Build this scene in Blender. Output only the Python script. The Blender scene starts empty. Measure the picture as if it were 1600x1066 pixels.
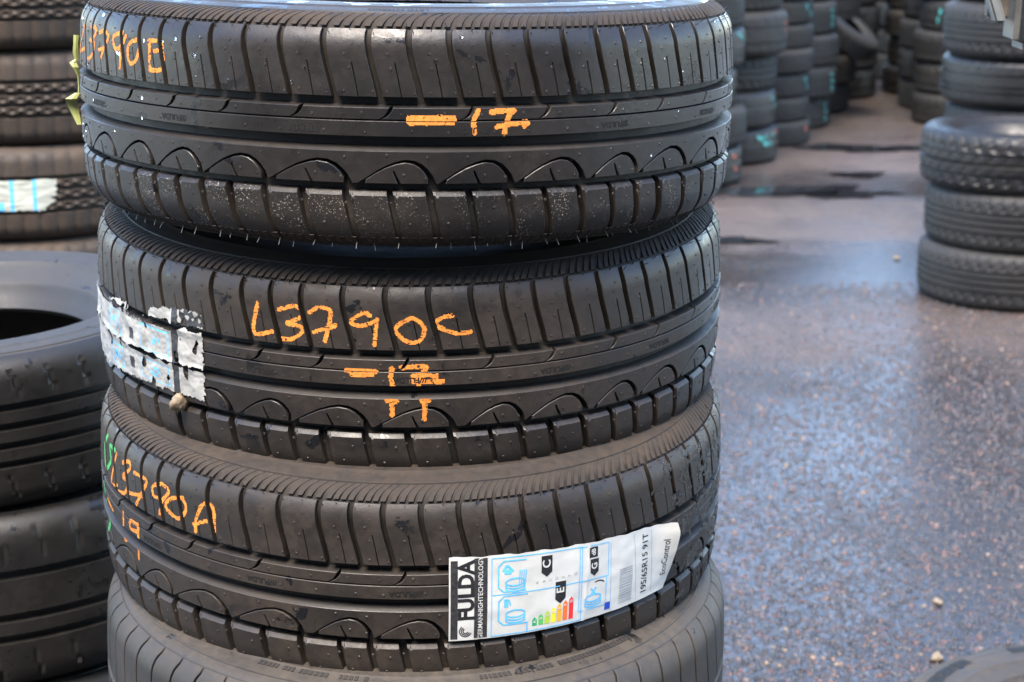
import bpy, bmesh, math, random
import numpy as np
from mathutils import Vector, Matrix, Euler
from mathutils.geometry import delaunay_2d_cdt
random.seed(7)
SC = bpy.context.scene
COL = SC.collection
R_ = math.radians

# ------------------------------------------------------------------ camera
CAM_H = 1.465
cam = bpy.data.cameras.new('camera')
camo = bpy.data.objects.new('camera', cam); COL.objects.link(camo)
camo.location = (0, 0, CAM_H)
camo.rotation_euler = (R_(90 - 14.5), 0, 0)
cam.sensor_width = 36; cam.lens = 65.25
cam.clip_start = .05; cam.clip_end = 2000
cam.dof.use_dof = True
cam.dof.focus_distance = 1.62
cam.dof.aperture_fstop = 11
SC.camera = camo
# ------------------------------------------------------------------ sky, sun, exposure
SUN_EL, SUN_AZ = 60, 196          # degrees; azimuth clockwise from +Y
w = bpy.data.worlds.new('World'); SC.world = w; w.use_nodes = True
nt = w.node_tree
sky = nt.nodes.new('ShaderNodeTexSky'); sky.sky_type = 'NISHITA'; sky.sun_disc = False
sky.sun_elevation = R_(SUN_EL); sky.sun_rotation = R_(SUN_AZ)
sky.air_density = 1.0; sky.dust_density = 0.6; sky.ozone_density = 1.0
bg = nt.nodes['Background']; bg.inputs['Strength'].default_value = .15
nt.links.new(sky.outputs[0], bg.inputs[0])
sl = bpy.data.lights.new('sun', 'SUN'); sl.energy = 1.6; sl.angle = R_(30); sl.color = (1, .88, .74)
so = bpy.data.objects.new('sun', sl); COL.objects.link(so)
d = Vector((math.sin(R_(SUN_AZ)) * math.cos(R_(SUN_EL)), math.cos(R_(SUN_AZ)) * math.cos(R_(SUN_EL)), math.sin(R_(SUN_EL))))
so.rotation_euler = d.to_track_quat('Z', 'Y').to_euler(); so.location = d * 30
SC.view_settings.view_transform = 'Standard'; SC.view_settings.look = 'None'
SC.view_settings.gamma = 1; SC.view_settings.exposure = 2.65

# ------------------------------------------------------------------ helpers
def tag(o, label=None, cat=None, group=None, kind=None):
    if label: o['label'] = label
    if cat: o['category'] = cat
    if group: o['group'] = group
    if kind: o['kind'] = kind
    return o
def add(name, me, parent=None, mat=None):
    o = bpy.data.objects.new(name, me); COL.objects.link(o)
    if parent: o.parent = parent
    if mat and me and not me.materials: me.materials.append(mat)
    return o
def mesh(name, V, Fc, mats=(), mi=None, smooth=True, angle=35):
    me = bpy.data.meshes.new(name)
    me.from_pydata([tuple(map(float, v)) for v in V], [], [tuple(int(i) for i in f) for f in Fc])
    for m in mats: me.materials.append(m)
    if mi is not None: me.polygons.foreach_set('material_index', np.asarray(mi, dtype=np.int32))
    if smooth:
        me.shade_smooth(); me.set_sharp_from_angle(angle=R_(angle))
    me.update()
    return me
class NB:
    """small node-building helper"""
    def __init__(s, name):
        s.m = bpy.data.materials.new(name); s.m.use_nodes = True
        s.t = s.m.node_tree; s.b = s.t.nodes['Principled BSDF']
        s.pos = s.t.nodes.new('ShaderNodeNewGeometry').outputs['Position']
    def link(s, a, b): s.t.links.new(a, b)
    def noise(s, scale, detail=4, rough=.55, vec=None, out='Fac', dist=0):
        n = s.t.nodes.new('ShaderNodeTexNoise'); n.inputs['Scale'].default_value = scale
        n.inputs['Detail'].default_value = detail; n.inputs['Roughness'].default_value = rough
        n.inputs['Distortion'].default_value = dist
        s.link(vec or s.pos, n.inputs['Vector']); return n.outputs[out]
    def vor(s, scale, vec=None, out='Distance', feature='F1'):
        n = s.t.nodes.new('ShaderNodeTexVoronoi'); n.feature = feature; n.inputs['Scale'].default_value = scale
        s.link(vec or s.pos, n.inputs['Vector']); return n.outputs[out]
    def ramp(s, fac, stops):
        n = s.t.nodes.new('ShaderNodeValToRGB'); e = n.color_ramp.elements
        while len(e) < len(stops): e.new(.5)
        for i, (p, c) in enumerate(stops):
            e[i].position = p; e[i].color = (c, c, c, 1) if isinstance(c, (int, float)) else (*c, 1)
        s.link(fac, n.inputs[0]); return n.outputs[0]
    def math(s, op, a, b=None, clamp=False):
        n = s.t.nodes.new('ShaderNodeMath'); n.operation = op; n.use_clamp = clamp
        for i, x in enumerate((a, b)):
            if x is None: continue
            if isinstance(x, (int, float)): n.inputs[i].default_value = x
            else: s.link(x, n.inputs[i])
        return n.outputs[0]
    def mix(s, f, a, b):
        n = s.t.nodes.new('ShaderNodeMix'); n.data_type = 'RGBA'
        for k, x in ((0, f), (6, a), (7, b)):
            if isinstance(x, (int, float)): n.inputs[k].default_value = x if k == 0 else (x, x, x, 1)
            elif isinstance(x, tuple): n.inputs[k].default_value = (*x, 1)
            else: s.link(x, n.inputs[k])
        return n.outputs[2]
    def bump(s, h, strength, dist, prev=None):
        n = s.t.nodes.new('ShaderNodeBump'); n.inputs['Strength'].default_value = strength
        n.inputs['Distance'].default_value = dist; s.link(h, n.inputs['Height'])
        if prev: s.link(prev, n.inputs['Normal'])
        return n.outputs[0]
    def set(s, **k):
        nm = dict(col='Base Color', rough='Roughness', spec='Specular IOR Level', normal='Normal', metal='Metallic', coat='Coat Weight')
        for a, v in k.items():
            i = s.b.inputs[nm[a]]
            if isinstance(v, (int, float)): i.default_value = v
            elif isinstance(v, tuple): i.default_value = (*v, 1)
            else: s.link(v, i)
        return s.m

def rubber(name, base=(.022, .021, .021), dust=(.13, .10, .075), amt=.35, wet=.5, rough=.42, speck=0, up=.0, spec=.46):
    n = NB(name)
    big = n.ramp(n.noise(7, 6, .65, dist=.4), [(.32, .1), (.72, 1)])
    fine = n.ramp(n.noise(95, 6, .75), [(.3, .25), (.75, 1)])
    dm = n.math('MULTIPLY', n.math('MULTIPLY', big, fine), amt, True)
    if up:
        g = n.t.nodes.new('ShaderNodeNewGeometry')
        sx = n.t.nodes.new('ShaderNodeSeparateXYZ'); n.link(g.outputs['Normal'], sx.inputs[0])
        u = n.ramp(sx.outputs['Z'], [(.25, 0), (.85, 1)])
        dm = n.math('ADD', dm, n.math('MULTIPLY', n.math('MULTIPLY', u, fine), up), True)
    wm = n.ramp(n.noise(34, 5, .6, dist=.5), [(.66 - .08 * wet, 0), (.69 - .08 * wet, 1)])
    wm = n.math('MULTIPLY', wm, n.ramp(n.noise(6, 3), [(.50 - .1 * wet, 0), (.56 - .1 * wet, 1)]))
    wm = n.math('MULTIPLY', wm, 1.0 if wet else 0.0)
    col = n.mix(dm, base, dust)
    col = n.mix(wm, col, (.010, .010, .011))
    r = n.ramp(n.noise(28, 6, .7), [(.3, rough - .1), (.72, rough + .14)])
    r = n.mix(dm, r, .8)
    r = n.mix(wm, r, .2)
    if speck:
        v = n.math('MAXIMUM', n.ramp(n.vor(260), [(.13, 1), (.22, 0)]), n.ramp(n.vor(520), [(.17, 1), (.27, 0)]))
        gate = n.ramp(n.noise(30, 4, .7), [(.47, 0), (.66, 1)])
        sm = n.math('MULTIPLY', n.math('MULTIPLY', v, gate), speck, True)
        col = n.mix(sm, col, (.42, .36, .28)); r = n.mix(sm, r, .9)
    b = n.bump(n.noise(900, 3), .12, .0006)
    b = n.bump(n.noise(130, 5, .65), .2, .0016, b)
    sp = n.math('SUBTRACT', spec, n.math('MULTIPLY', dm, spec * .9))
    return n.set(col=col, rough=r, normal=b, spec=sp)
M = {}
M['tread'] = rubber('tread_rubber', base=(.0115, .0108, .0104), amt=.9, wet=.5, rough=.31, dust=(.074, .056, .042))
M['tread_wet'] = rubber('damp_black_tread_rubber', base=(.0105, .010, .0098), amt=.5, wet=.7, rough=.27, dust=(.07, .054, .042))
M['tread_speck'] = rubber('speckled_tread_rubber', base=(.011, .0105, .010), amt=.5, wet=.3, rough=.36, speck=.7, dust=(.074, .056, .042))
M['groove'] = rubber('dusty_groove_rubber', base=(.008, .0075, .007), amt=.6, wet=.2, rough=.5, dust=(.075, .055, .040))
M['side'] = rubber('sidewall_rubber', base=(.013, .012, .0115), amt=.95, wet=0, rough=.6, up=.6, dust=(.060, .047, .037), spec=.3)
M['side_wet'] = rubber('wet_sidewall_rubber', base=(.014, .013, .013), amt=.4, wet=1.3, rough=.33, up=.2, dust=(.09, .075, .062))
M['worn'] = rubber('worn_dusty_rubber', base=(.018, .017, .016), amt=.75, wet=.4, rough=.45, up=.35, dust=(.095, .078, .060))
M['worn_groove'] = rubber('worn_groove_rubber', base=(.012, .012, .012), amt=.3, wet=0, rough=.6)
M['old'] = rubber('old_grey_rubber', base=(.010, .010, .0098), amt=.7, wet=.1, rough=.6, up=.2, dust=(.050, .046, .038))
M['old_brown'] = rubber('old_brown_rubber', base=(.020, .017, .014), amt=.9, wet=0, rough=.6, up=.2, dust=(.115, .080, .054))
M['wet_black'] = rubber('wet_black_rubber', base=(.007, .007, .0072), amt=.3, wet=.7, rough=.42, dust=(.06, .05, .040))
M['old_dark'] = rubber('old_dark_rubber', base=(.009, .009, .0092), amt=.5, wet=.1, rough=.55, up=.15, dust=(.07, .062, .052))
M['rim_grey'] = rubber('grey_rim_rubber', base=(.020, .020, .020), amt=.6, wet=.2, rough=.45, up=.3, dust=(.075, .072, .068))
M['liner'] = rubber('inner_liner_rubber', base=(.018, .018, .018), amt=.3, wet=0, rough=.6)
M['letter_shade_panel'] = rubber('letter_shade_panel_rubber', base=(.003, .003, .003), amt=.05, wet=0, rough=.75)  # near-black stands for shade in recessed rib letters; also colours the dark sidewall panels
M['hair'] = rubber('vent_hair_rubber', base=(.03, .03, .03), amt=.1, wet=0, rough=.4)
M['hair_pale'] = rubber('dusty_vent_hair', base=(.09, .088, .085), amt=.3, wet=0, rough=.6)
def plain(name, c, rough=.6, var=.15, sc=60, metal=0, bumpk=0):
    n = NB(name)
    f = n.noise(sc, 5, .6)
    lo = tuple(max(0, x * (1 - var)) for x in c); hi = tuple(min(1, x * (1 + var)) for x in c)
    col = n.mix(n.ramp(f, [(.3, 0), (.7, 1)]), lo, hi)
    k = dict(col=col, rough=rough, metal=metal)
    if bumpk: k['normal'] = n.bump(f, bumpk, .002)
    return n.set(**k)
M['orange'] = plain('orange_paint_crayon', (.66, .22, .030), .75, .35, 260)
M['green'] = plain('green_crayon', (.06, .36, .11), .75, .2, 180)
M['teal'] = plain('teal_crayon', (.06, .36, .33), .75, .3, 80)
M['red'] = plain('rust_orange_crayon', (.38, .09, .04), .75, .3, 80)
M['paper'] = plain('white_label_paper', (.56, .565, .53), .38, .10, 30, bumpk=.25)
M['paper_dirty'] = plain('dirty_label_paper', (.34, .33, .30), .6, .3, 45, bumpk=.2)
M['paper_old'] = plain('faded_label_paper', (.42, .43, .36), .6, .2, 25)
M['ink'] = plain('black_ink', (.018, .018, .02), .45, .3, 200)
M['ink_worn'] = plain('worn_black_ink', (.03, .03, .032), .5, .6, 300)
M['blue'] = plain('light_blue_ink', (.12, .47, .80), .45, .15, 200)
M['greyink'] = plain('grey_ink', (.33, .34, .35), .5, .2, 200)
for k, c in dict(a=(.02, .36, .14), b=(.10, .48, .10), c=(.42, .62, .06), d=(.92, .80, .04), e=(.90, .42, .04), f=(.86, .17, .04), g=(.74, .03, .035), eu=(.02, .06, .42)).items():
    M['bar_' + k] = plain('label_bar_ink_' + k, c, .45, .08, 200)
M['tape'] = plain('yellow_green_plastic', (.30, .32, .11), .35, .3, 60)
M['stone'] = plain('beige_stone', (.22, .17, .11), .7, .5, 150, bumpk=.6)
M['leaf'] = plain('yellow_leaf', (.30, .20, .06), .6, .3, 80)
M['steel'] = plain('weathered_steel', (.10, .097, .088), .5, .35, 40, metal=.15, bumpk=.3)
M['steel_pale'] = plain('pale_painted_steel', (.17, .18, .17), .5, .2, 40)
M['steel_dark'] = plain('dark_rusty_steel', (.10, .085, .07), .6, .4, 40, metal=.3)

M['cladding'] = plain('grey_cladding', (.09, .09, .09), .55, .2, 3)
M['concrete'] = plain('grey_concrete', (.16, .155, .145), .8, .25, 8)
def drop_mat():
    n = NB('water_drop'); n.b.inputs['Transmission Weight'].default_value = 1; n.b.inputs['IOR'].default_value = 1.33
    return n.set(col=(1., 1., 1.), rough=.0)
M['drop'] = drop_mat()
def mud_mat():
    n = NB('wet_mud')
    c = n.ramp(n.noise(160, 5, .7), [(.35, (.008, .007, .006)), (.6, (.03, .022, .016)), (.8, (.12, .085, .06))])
    return n.set(col=c, rough=n.ramp(n.noise(60), [(.4, .15), (.65, .6)]), normal=n.bump(n.noise(320, 5, .7), .8, .003))
M['mud'] = mud_mat()
# ------------------------------------------------------------------ ground
def ground_mat():
    n = NB('wet_tarmac')
    # aggregate chips: every cell its own tint
    cc = n.t.nodes.new('ShaderNodeTexVoronoi'); cc.inputs['Scale'].default_value = 165
    n.link(n.pos, cc.inputs['Vector'])
    sep = n.t.nodes.new('ShaderNodeSeparateColor'); n.link(cc.outputs['Color'], sep.inputs[0])
    chip = n.ramp(sep.outputs[0], [(0, (.010, .010, .012)), (.45, (.022, .022, .024)), (.78, (.036, .030, .029)), (.92, (.07, .038, .028)), (.985, (.15, .10, .06))])
    sy = n.t.nodes.new('ShaderNodeSeparateXYZ'); n.link(n.pos, sy.inputs[0])
    yy = n.math('ADD', sy.outputs['Y'], n.math('MULTIPLY', n.math('SUBTRACT', n.noise(1.3, 5, .65), .5), 1.1))
    band = n.ramp(n.math('DIVIDE', yy, 20), [(.262, 0), (.278, 1), (.298, .9), (.312, 0), (.35, 0), (.365, 1), (.402, 1), (.415, 0), (.435, 0), (.455, .9), (.55, .5), (1, .8)])
    dry = n.math('MULTIPLY', band, n.ramp(n.noise(1.3, 5, .6), [(.3, .5), (.6, 1)]))
    far = n.noise(30, 4, .7)
    sand = n.mix(far, (.085, .061, .046), (.145, .106, .080))
    dfac = n.math('MULTIPLY', dry, n.ramp(n.noise(9, 5, .7), [(.3, .5), (.7, .98)]))
    col = n.mix(dfac, chip, sand)
    wb = n.ramp(n.math('DIVIDE', yy, 20), [(.312, 0), (.322, 1), (.336, 1), (.348, 0), (.408, 0), (.416, 1), (.424, 1), (.432, 0)])
    # water film: chips stand out of it where it is thin
    level = n.ramp(n.noise(1.1, 5, .62, dist=.5), [(.36, .60), (.62, .10)])
    level = n.math('MAXIMUM', level, n.math('MULTIPLY', wb, .62))
    ch = n.math('SUBTRACT', 1, n.math('MULTIPLY', cc.outputs['Distance'], 1.35))
    over = n.math('MAXIMUM', n.math('SUBTRACT', ch, level), 0)
    isdry = n.ramp(over, [(0, 0), (.06, 1)])
    rough = n.mix(isdry, .10, .36)
    rough = n.mix(dfac, rough, .75)
    b = n.bump(over, 1.0, .009)
    b = n.bump(n.noise(38, 5, .65), .22, .010, b)
    return n.set(col=col, rough=rough, normal=b, spec=.55)
M['ground'] = ground_mat()
def ground():
    me = mesh('ground', [(-400, -60, 0), (400, -60, 0), (400, 800, 0), (-400, 800, 0)], [(0, 1, 2, 3)], [M['ground']], smooth=False)
    tag(add('ground', me), kind='structure')
ground()
def chip_mat():
    n = NB('wet_stone_chips')
    a = n.t.nodes.new('ShaderNodeAttribute'); a.attribute_name = 'tint'
    c = n.ramp(a.outputs['Fac'], [(0, (.010, .011, .013)), (.5, (.024, .023, .025)), (.80, (.042, .030, .029)), (.90, (.085, .034, .026)), (.97, (.13, .062, .032)), (.995, (.22, .15, .09))])
    return n.set(col=c, rough=n.ramp(n.noise(50), [(.35, .15), (.7, .4)]), spec=.5)
def gravel():
    rng = np.random.default_rng(3)
    N = 44000
    Y = 2.9 + 3.6 * rng.random(N) ** 1.5
    X = .06 * Y + rng.random(N) * (.22 * Y + .45)
    keep = ((X - .90) ** 2 + (Y - 2.58) ** 2 > .29 ** 2)
    X, Y = X[keep], Y[keep]; N = len(X)
    r = .0022 + .0052 * rng.random(N) ** 2.4
    hgt = r * (.35 + .5 * rng.random(N)); asp = .65 + .35 * rng.random(N); rot = rng.random(N) * 6.283
    ang = np.arange(6) / 6 * 2 * np.pi
    vs = []
    for rad, hh in ((1., -.25), (.82, .55)):
        jit = 1 + .22 * (rng.random((N, 6)) - .5)
        ex = np.cos(ang) * rad * jit; ey = np.sin(ang) * rad * jit * asp[:, None]
        c, s = np.cos(rot)[:, None], np.sin(rot)[:, None]
        x = (ex * c - ey * s) * r[:, None] + X[:, None]; y = (ex * s + ey * c) * r[:, None] + Y[:, None]
        z = np.broadcast_to((hgt * hh)[:, None], x.shape) * (1 + .3 * (rng.random((N, 6)) - .5))
        vs.append(np.stack([x, y, z], -1))
    V = np.concatenate([vs[0], vs[1], np.stack([X, Y, hgt], -1)[:, None, :]], 1).reshape(-1, 3)
    base = []
    for i in range(6):
        j = (i + 1) % 6
        base += [(i, j, 6 + j), (i, 6 + j, 6 + i), (6 + i, 6 + j, 12)]
    Fc = (np.array(base)[None] + 13 * np.arange(N)[:, None, None]).reshape(-1, 3)
    me = bpy.data.meshes.new('gravel')
    me.vertices.add(len(V)); me.vertices.foreach_set('co', V.ravel())
    me.loops.add(Fc.size); me.loops.foreach_set('vertex_index', Fc.ravel().astype(np.int32))
    me.polygons.add(len(Fc)); me.polygons.foreach_set('loop_start', np.arange(0, Fc.size, 3, dtype=np.int32))
    me.update(calc_edges=True)
    a = me.attributes.new('tint', 'FLOAT', 'POINT'); a.data.foreach_set('value', np.repeat(rng.random(N), 13).astype(np.float32))
    me.shade_smooth(); me.materials.append(chip_mat())
    tag(add('gravel', me), 'small wet stone chips strewn over the tarmac beside the stacks', 'gravel', kind='stuff')
gravel()
def water_mat():
    n = NB('puddle_water')
    return n.set(col=(.012, .013, .015), rough=.045, spec=.5, normal=n.bump(n.noise(5, 2), .02, .01))
M['water'] = water_mat()
def puddle(cx, cy, rx, ry, seed):
    rng = random.Random(seed); n = 64; V = [(cx, cy, .005)]
    ph = [rng.random() * 6.28 for _ in range(5)]
    for i in range(n):
        a = i / n * 2 * math.pi
        k = 1 + .22 * math.sin(2 * a + ph[0]) + .16 * math.sin(3 * a + ph[1]) + .11 * math.sin(5 * a + ph[2]) + .08 * math.sin(9 * a + ph[3]) + .05 * math.sin(17 * a + ph[4])
        V.append((cx + rx * k * math.cos(a), cy + ry * k * math.sin(a), .005))
    me = mesh('puddle', V, [(0, 1 + i, 1 + (i + 1) % n) for i in range(n)], [M['water']], smooth=False)
    tag(add('puddle', me), kind='structure')
for a in ((1.20, 8.40, .34, .15, 1), (1.52, 8.30, .22, .08, 2), (.84, 7.25, .16, .08, 3), (1.66, 8.85, .16, .07, 6), (1.9, 9.7, .35, .14, 7)):
    puddle(*a)
# ------------------------------------------------------------------ tyre geometry: profile (s = mm along the section from the crown)
RT = 317.0; HW = 102.0
def _profile(a=68, rad=33.):
    s = np.linspace(0, 240, 2401); ds = .1
    k = np.where(s < a, 1 / 900, np.where(s < 108, 1 / rad, np.where(s < 165, .40 / 57, .0075)))
    p = np.cumsum(k) * ds
    return s, np.cumsum(np.cos(p)) * ds, RT - np.cumsum(np.sin(p)) * ds, p
PS, PZ, PR, PP = _profile()
_, NZ, NR, NP_ = _profile(67, 33.5)          # the underside rounds off earlier
def surf(u, s, h):
    """(u mm round the tread, s mm across it, h mm above the surface) -> metres, tyre standing on z = 0"""
    u = np.asarray(u, float); s = np.asarray(s, float); h = np.asarray(h, float)
    a = np.abs(s); sg = np.where(s < 0, -1., 1.)
    lo = s < 0
    z = np.where(lo, np.interp(a, PS, NZ), np.interp(a, PS, PZ)); r = np.where(lo, np.interp(a, PS, NR), np.interp(a, PS, PR)); p = np.where(lo, np.interp(a, PS, NP_), np.interp(a, PS, PP))
    rr = r + h * np.cos(p); zz = sg * (z + h * np.sin(p)); th = u / RT
    return np.stack([rr * np.sin(th), -rr * np.cos(th), zz + HW], -1) / 1000
def depth(s):
    return np.interp(np.abs(s), [0, 50, 66, 84, 98, 104], [10.0, 9.6, 8.5, 4.2, .4, 0.0])

def resample(pts, step):
    out = []
    n = len(pts)
    for i in range(n):
        a = pts[i]; b = pts[(i + 1) % n]
        L = math.hypot(b[0] - a[0], b[1] - a[1]); k = max(1, int(math.ceil(L / step)))
        for j in range(k):
            t = j / k
            out.append((a[0] + (b[0] - a[0]) * t, a[1] + (b[1] - a[1]) * t))
    return np.array(out)
def piece(pts, wall=None, seam=None, c=.45, bev=None, step=3.2, dfun=depth, gstep=(5, 3.2)):
    """raised rubber piece from a CCW outline in (u, s); wall(nu, ns) gives the outward run of its side wall in mm;
    seam(u) True where the outline is only a cut between neighbours. Returns V, F, material index (0 top, 1 wall)."""
    P = resample(pts, step); n = len(P)
    E = np.roll(P, -1, 0) - P
    L = np.hypot(E[:, 0], E[:, 1])[:, None]; E = E / np.maximum(L, 1e-9)
    Nn = np.stack([E[:, 1], -E[:, 0]], -1)                       # outward for CCW
    sm = np.zeros(n, bool)
    if seam is not None:
        for i in range(n):
            j = (i + 1) % n
            sm[i] = seam(P[i]) and seam(P[j])
    off = np.zeros_like(P)
    for i in range(n):
        a, b = Nn[i - 1], Nn[i]
        sa, sb = sm[i - 1], sm[i]
        if sa and sb: continue
        if sa: off[i] = (0, 1 if b[1] > 0 else -1)
        elif sb: off[i] = (0, 1 if a[1] > 0 else -1)
        else:
            v = a + b; q = max(.35, 1 + float(a @ b)); off[i] = v / q
    wl = np.array([(wall(o[0], o[1], p) if wall else .6) for o, p in zip(off, P)])
    bv = np.array([bev(o[0], o[1], p) if bev else (c, c) for o, p in zip(off, P)])
    top = P - off * bv[:, :1]
    rings = [(top, np.zeros(n)), (P, -bv[:, 1]), (P + off * wl[:, None], -np.maximum(dfun(P[:, 1]), bv[:, 1] + .15))]
    # cap
    lo, hi = top.min(0), top.max(0)
    gu = np.arange(lo[0] + gstep[0] / 2, hi[0], gstep[0]); gs = np.arange(lo[1] + gstep[1] / 2, hi[1], gstep[1])
    G = np.stack(np.meshgrid(gu, gs), -1).reshape(-1, 2)
    if len(G):
        A = top; B = np.roll(top, -1, 0); AB = B - A
        t = np.clip(((G[:, None] - A) * AB).sum(-1) / np.maximum((AB ** 2).sum(-1), 1e-9), 0, 1)
        dd = np.sqrt((((A + t[..., None] * AB) - G[:, None]) ** 2).sum(-1)).min(1)
        x, y = G[:, 0:1], G[:, 1:2]
        cr = ((A[:, 1] > y) != (B[:, 1] > y)) & (x < (B[:, 0] - A[:, 0]) * (y - A[:, 1]) / np.where(B[:, 1] == A[:, 1], 1e-9, B[:, 1] - A[:, 1]) + A[:, 0])
        G = G[(cr.sum(1) % 2 == 1) & (dd > 1.3)]
    pts2 = [Vector((float(a), float(b))) for a, b in np.concatenate([top, G]) ] if len(G) else [Vector((float(a), float(b))) for a, b in top]
    r = delaunay_2d_cdt(pts2, [], [list(range(n))], 1, 1e-5)
    cv = np.array([(v.x, v.y) for v in r[0]]); F = [tuple(f) for f in r[2]]; mi = [0] * len(F)
    V = [surf(cv[:, 0], cv[:, 1], np.zeros(len(cv)))]
    base = len(cv)
    for q, h in rings: V.append(surf(q[:, 0], q[:, 1], h))
    for k in range(2):
        for i in range(n):
            if sm[i]: continue
            j = (i + 1) % n; a = base + k * n; b = a + n
            F.append((a + i, b + i, b + j, a + j)); mi.append(0 if k == 0 else 1)
    return np.concatenate(V), F, mi
def weld(V, F, mi, mats, name):
    me = mesh(name, V, F, mats, mi, smooth=False)
    bm = bmesh.new(); bm.from_mesh(me)
    bmesh.ops.remove_doubles(bm, verts=bm.verts, dist=2e-6)
    bmesh.ops.recalc_face_normals(bm, faces=bm.faces)
    bm.to_mesh(me); bm.free()
    me.shade_smooth(); me.set_sharp_from_angle(angle=R_(30)); me.update()
    return me
def rotV(V, th):
    c, s = math.cos(th), math.sin(th)
    o = V.copy(); o[:, 0] = V[:, 0] * c - V[:, 1] * s; o[:, 1] = V[:, 0] * s + V[:, 1] * c
    return o
def join(parts):
    Vs, Fs, ms, b = [], [], [], 0
    for V, F, m in parts:
        Vs.append(V); Fs += [tuple(i + b for i in f) for f in F]; ms += list(m); b += len(V)
    return np.concatenate(Vs), Fs, ms
def lathe(rows, nseg, name, mats, mis=None, closed=False):
    """rows: list of (s, h) section points; revolved round the axis"""
    rows = np.array(rows, float); m = len(rows)
    u = np.arange(nseg) / nseg * 2 * math.pi * RT
    U, I = np.meshgrid(u, np.arange(m), indexing='ij')
    V = surf(U.ravel(), rows[I.ravel(), 0], rows[I.ravel(), 1])
    F = []; mi = []
    for i in range(nseg):
        j = (i + 1) % nseg
        for k in range(m if closed else m - 1):
            l = (k + 1) % m
            F.append((i * m + k, j * m + k, j * m + l, i * m + l)); mi.append(mis[k] if mis else 0)
    return mesh(name, V, F, mats, mi, angle=40)

# pitch sequence: three lengths of repeating unit, two shoulder blocks to a unit
LEN = dict(S=.182, M=.210, L=.236)
SEQ = 'SMLMMMSLLSMSMLMSMLMSMSLMSMLSMS'
_k = 2 * math.pi / sum(LEN[c] for c in SEQ)
LEN = {k: v * _k for k, v in LEN.items()}
START = [0.0]
for c_ in SEQ: START.append(START[-1] + LEN[c_])
def g_up(s):   # course of the upper lateral groove
    return np.interp(s, [22, 31, 42, 54, 66, 78, 86, 93, 100, 108], [2, 0, -2.6, -6, -9, -10.5, -10, -7.5, -2.5, 6])
def g_lo(s):   # course of the lower lateral groove
    return np.interp(-s, [40, 47, 60, 75, 90, 108], [-1.5, 0, 2.6, 5.6, 8.4, 10])
GW = 5.2; GL = 6.4
def upper_block(Lb):
    ss = [31.2, 36, 42, 48, 54, 60, 66, 71, 76, 80, 84, 88]
    right = [(Lb + g_up(s) - GW / 2, s) for s in ss]
    left = [(g_up(s) + GW / 2, s) for s in ss[::-1]]
    bot = []
    mid = Lb / 2 + 1.2
    for s in (31.2, 44, 59): bot.append((mid + g_up(s) * .8 - .38, s))
    for s in (59, 44, 31.2): bot.append((mid + g_up(s) * .8 + .38, s))
    return left[-1:] + bot + right + left[:-1]
def lower_block(Lb):
    ss = [-47.5, -53, -59, -65, -71, -77, -83, -89, -95, -101]
    left = [(g_lo(s) + GL / 2, s) for s in ss]
    right = [(Lb + g_lo(s) - GL / 2, s) for s in ss[::-1]]
    mid = Lb / 2
    return left + right[:-1] + [(Lb - GL / 2, -47.5)]
def w_up(nu, ns, p): return .15 if (p[1] < 61 and abs(ns) < .75 and False) else .35
def w_lo(nu, ns, p): return 1.0 if ns > .75 and p[1] > -50 else .6
def bev_lo(nu, ns, p): return (3.2, 3.4) if ns > .6 and p[1] > -48 else ((1.6, 1.6) if nu < -.6 and p[1] > -60 else (.6, .6))
def rib1_top(L):
    # between two slanting slits; slit hooks down to the left into the long sipe
    def slit(o, side):
        w = [(9.5 + o, 22.6, 1.7), (8.0 + o, 19, 1.6), (5.0 + o, 15.5, 1.3), (0 + o, 12.8, .7)]
        return [(u + side * k, s) for u, s, k in w]
    l = slit(0, 1); r = slit(L, -1)
    return l + [(L + r[-1][0] - L, 12.1)][:0] + r[::-1]
def rib1_low(L): return [(0, -1), (L, -1), (L, 11.6), (0, 11.6)]
def arc_pts(L):
    a0, a1 = -.27 * L, .665 * L; W = a1 - a0
    t = [0, .1, .22, .36, .5, .62, .74, .83, .90, .955, 1.0]
    y = [-40.2, -36.5, -31.5, -26.5, -23, -21.3, -22.2, -25.2, -29.5, -34.5, -40.2]
    wd = [.35, .45, .55, .7, .9, 1.1, 1.4, 1.7, 2.0, 2.3, 2.6]
    return [(a0 + W * q, v, k) for q, v, k in zip(t, y, wd)]
def rib2_top(L):
    up = []
    A = arc_pts(L)
    n = len(A)
    for i, (u, s, k) in enumerate(A):
        i0, i1 = max(0, i - 1), min(n - 1, i + 1)
        du, dv = A[i1][0] - A[i0][0], A[i1][1] - A[i0][1]; q = math.hypot(du, dv)
        up.append((u - dv / q * k, max(-40.2, s + du / q * k)))
    x0 = up[0][0]; up[0] = (x0, -40.2)
    e = up[-1]; end = x0 + L
    lo = [p for p in up[:-1]] + [(min(e[0], end - .6), -40.2), (end, -40.2)]
    return lo + [(end, -13), (x0, -13)], x0, end
def rib2_lens(L):
    A = arc_pts(L); lo = []; n = len(A)
    for i, (u, s, k) in enumerate(A):
        i0, i1 = max(0, i - 1), min(n - 1, i + 1)
        du, dv = A[i1][0] - A[i0][0], A[i1][1] - A[i0][1]; q = math.hypot(du, dv)
        lo.append((u + dv / q * k, s - du / q * k))
    lo = [p for p in lo if p[1] > -39.4]
    a, b = lo[0], lo[-1]
    nx = .17 * L
    notch = [(nx + 4.6 - 1.3, -40.2), (nx + 1.6 - .8, -34), (nx - .7, -29.6), (nx + .7, -29.6), (nx + 1.6 + 1.1, -34), (nx + 4.6 + 1.5, -40.2)]
    return [(a[0] - .5, -40.2)] + notch + [(b[0] + .2, -40.2)] + lo[::-1]
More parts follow.
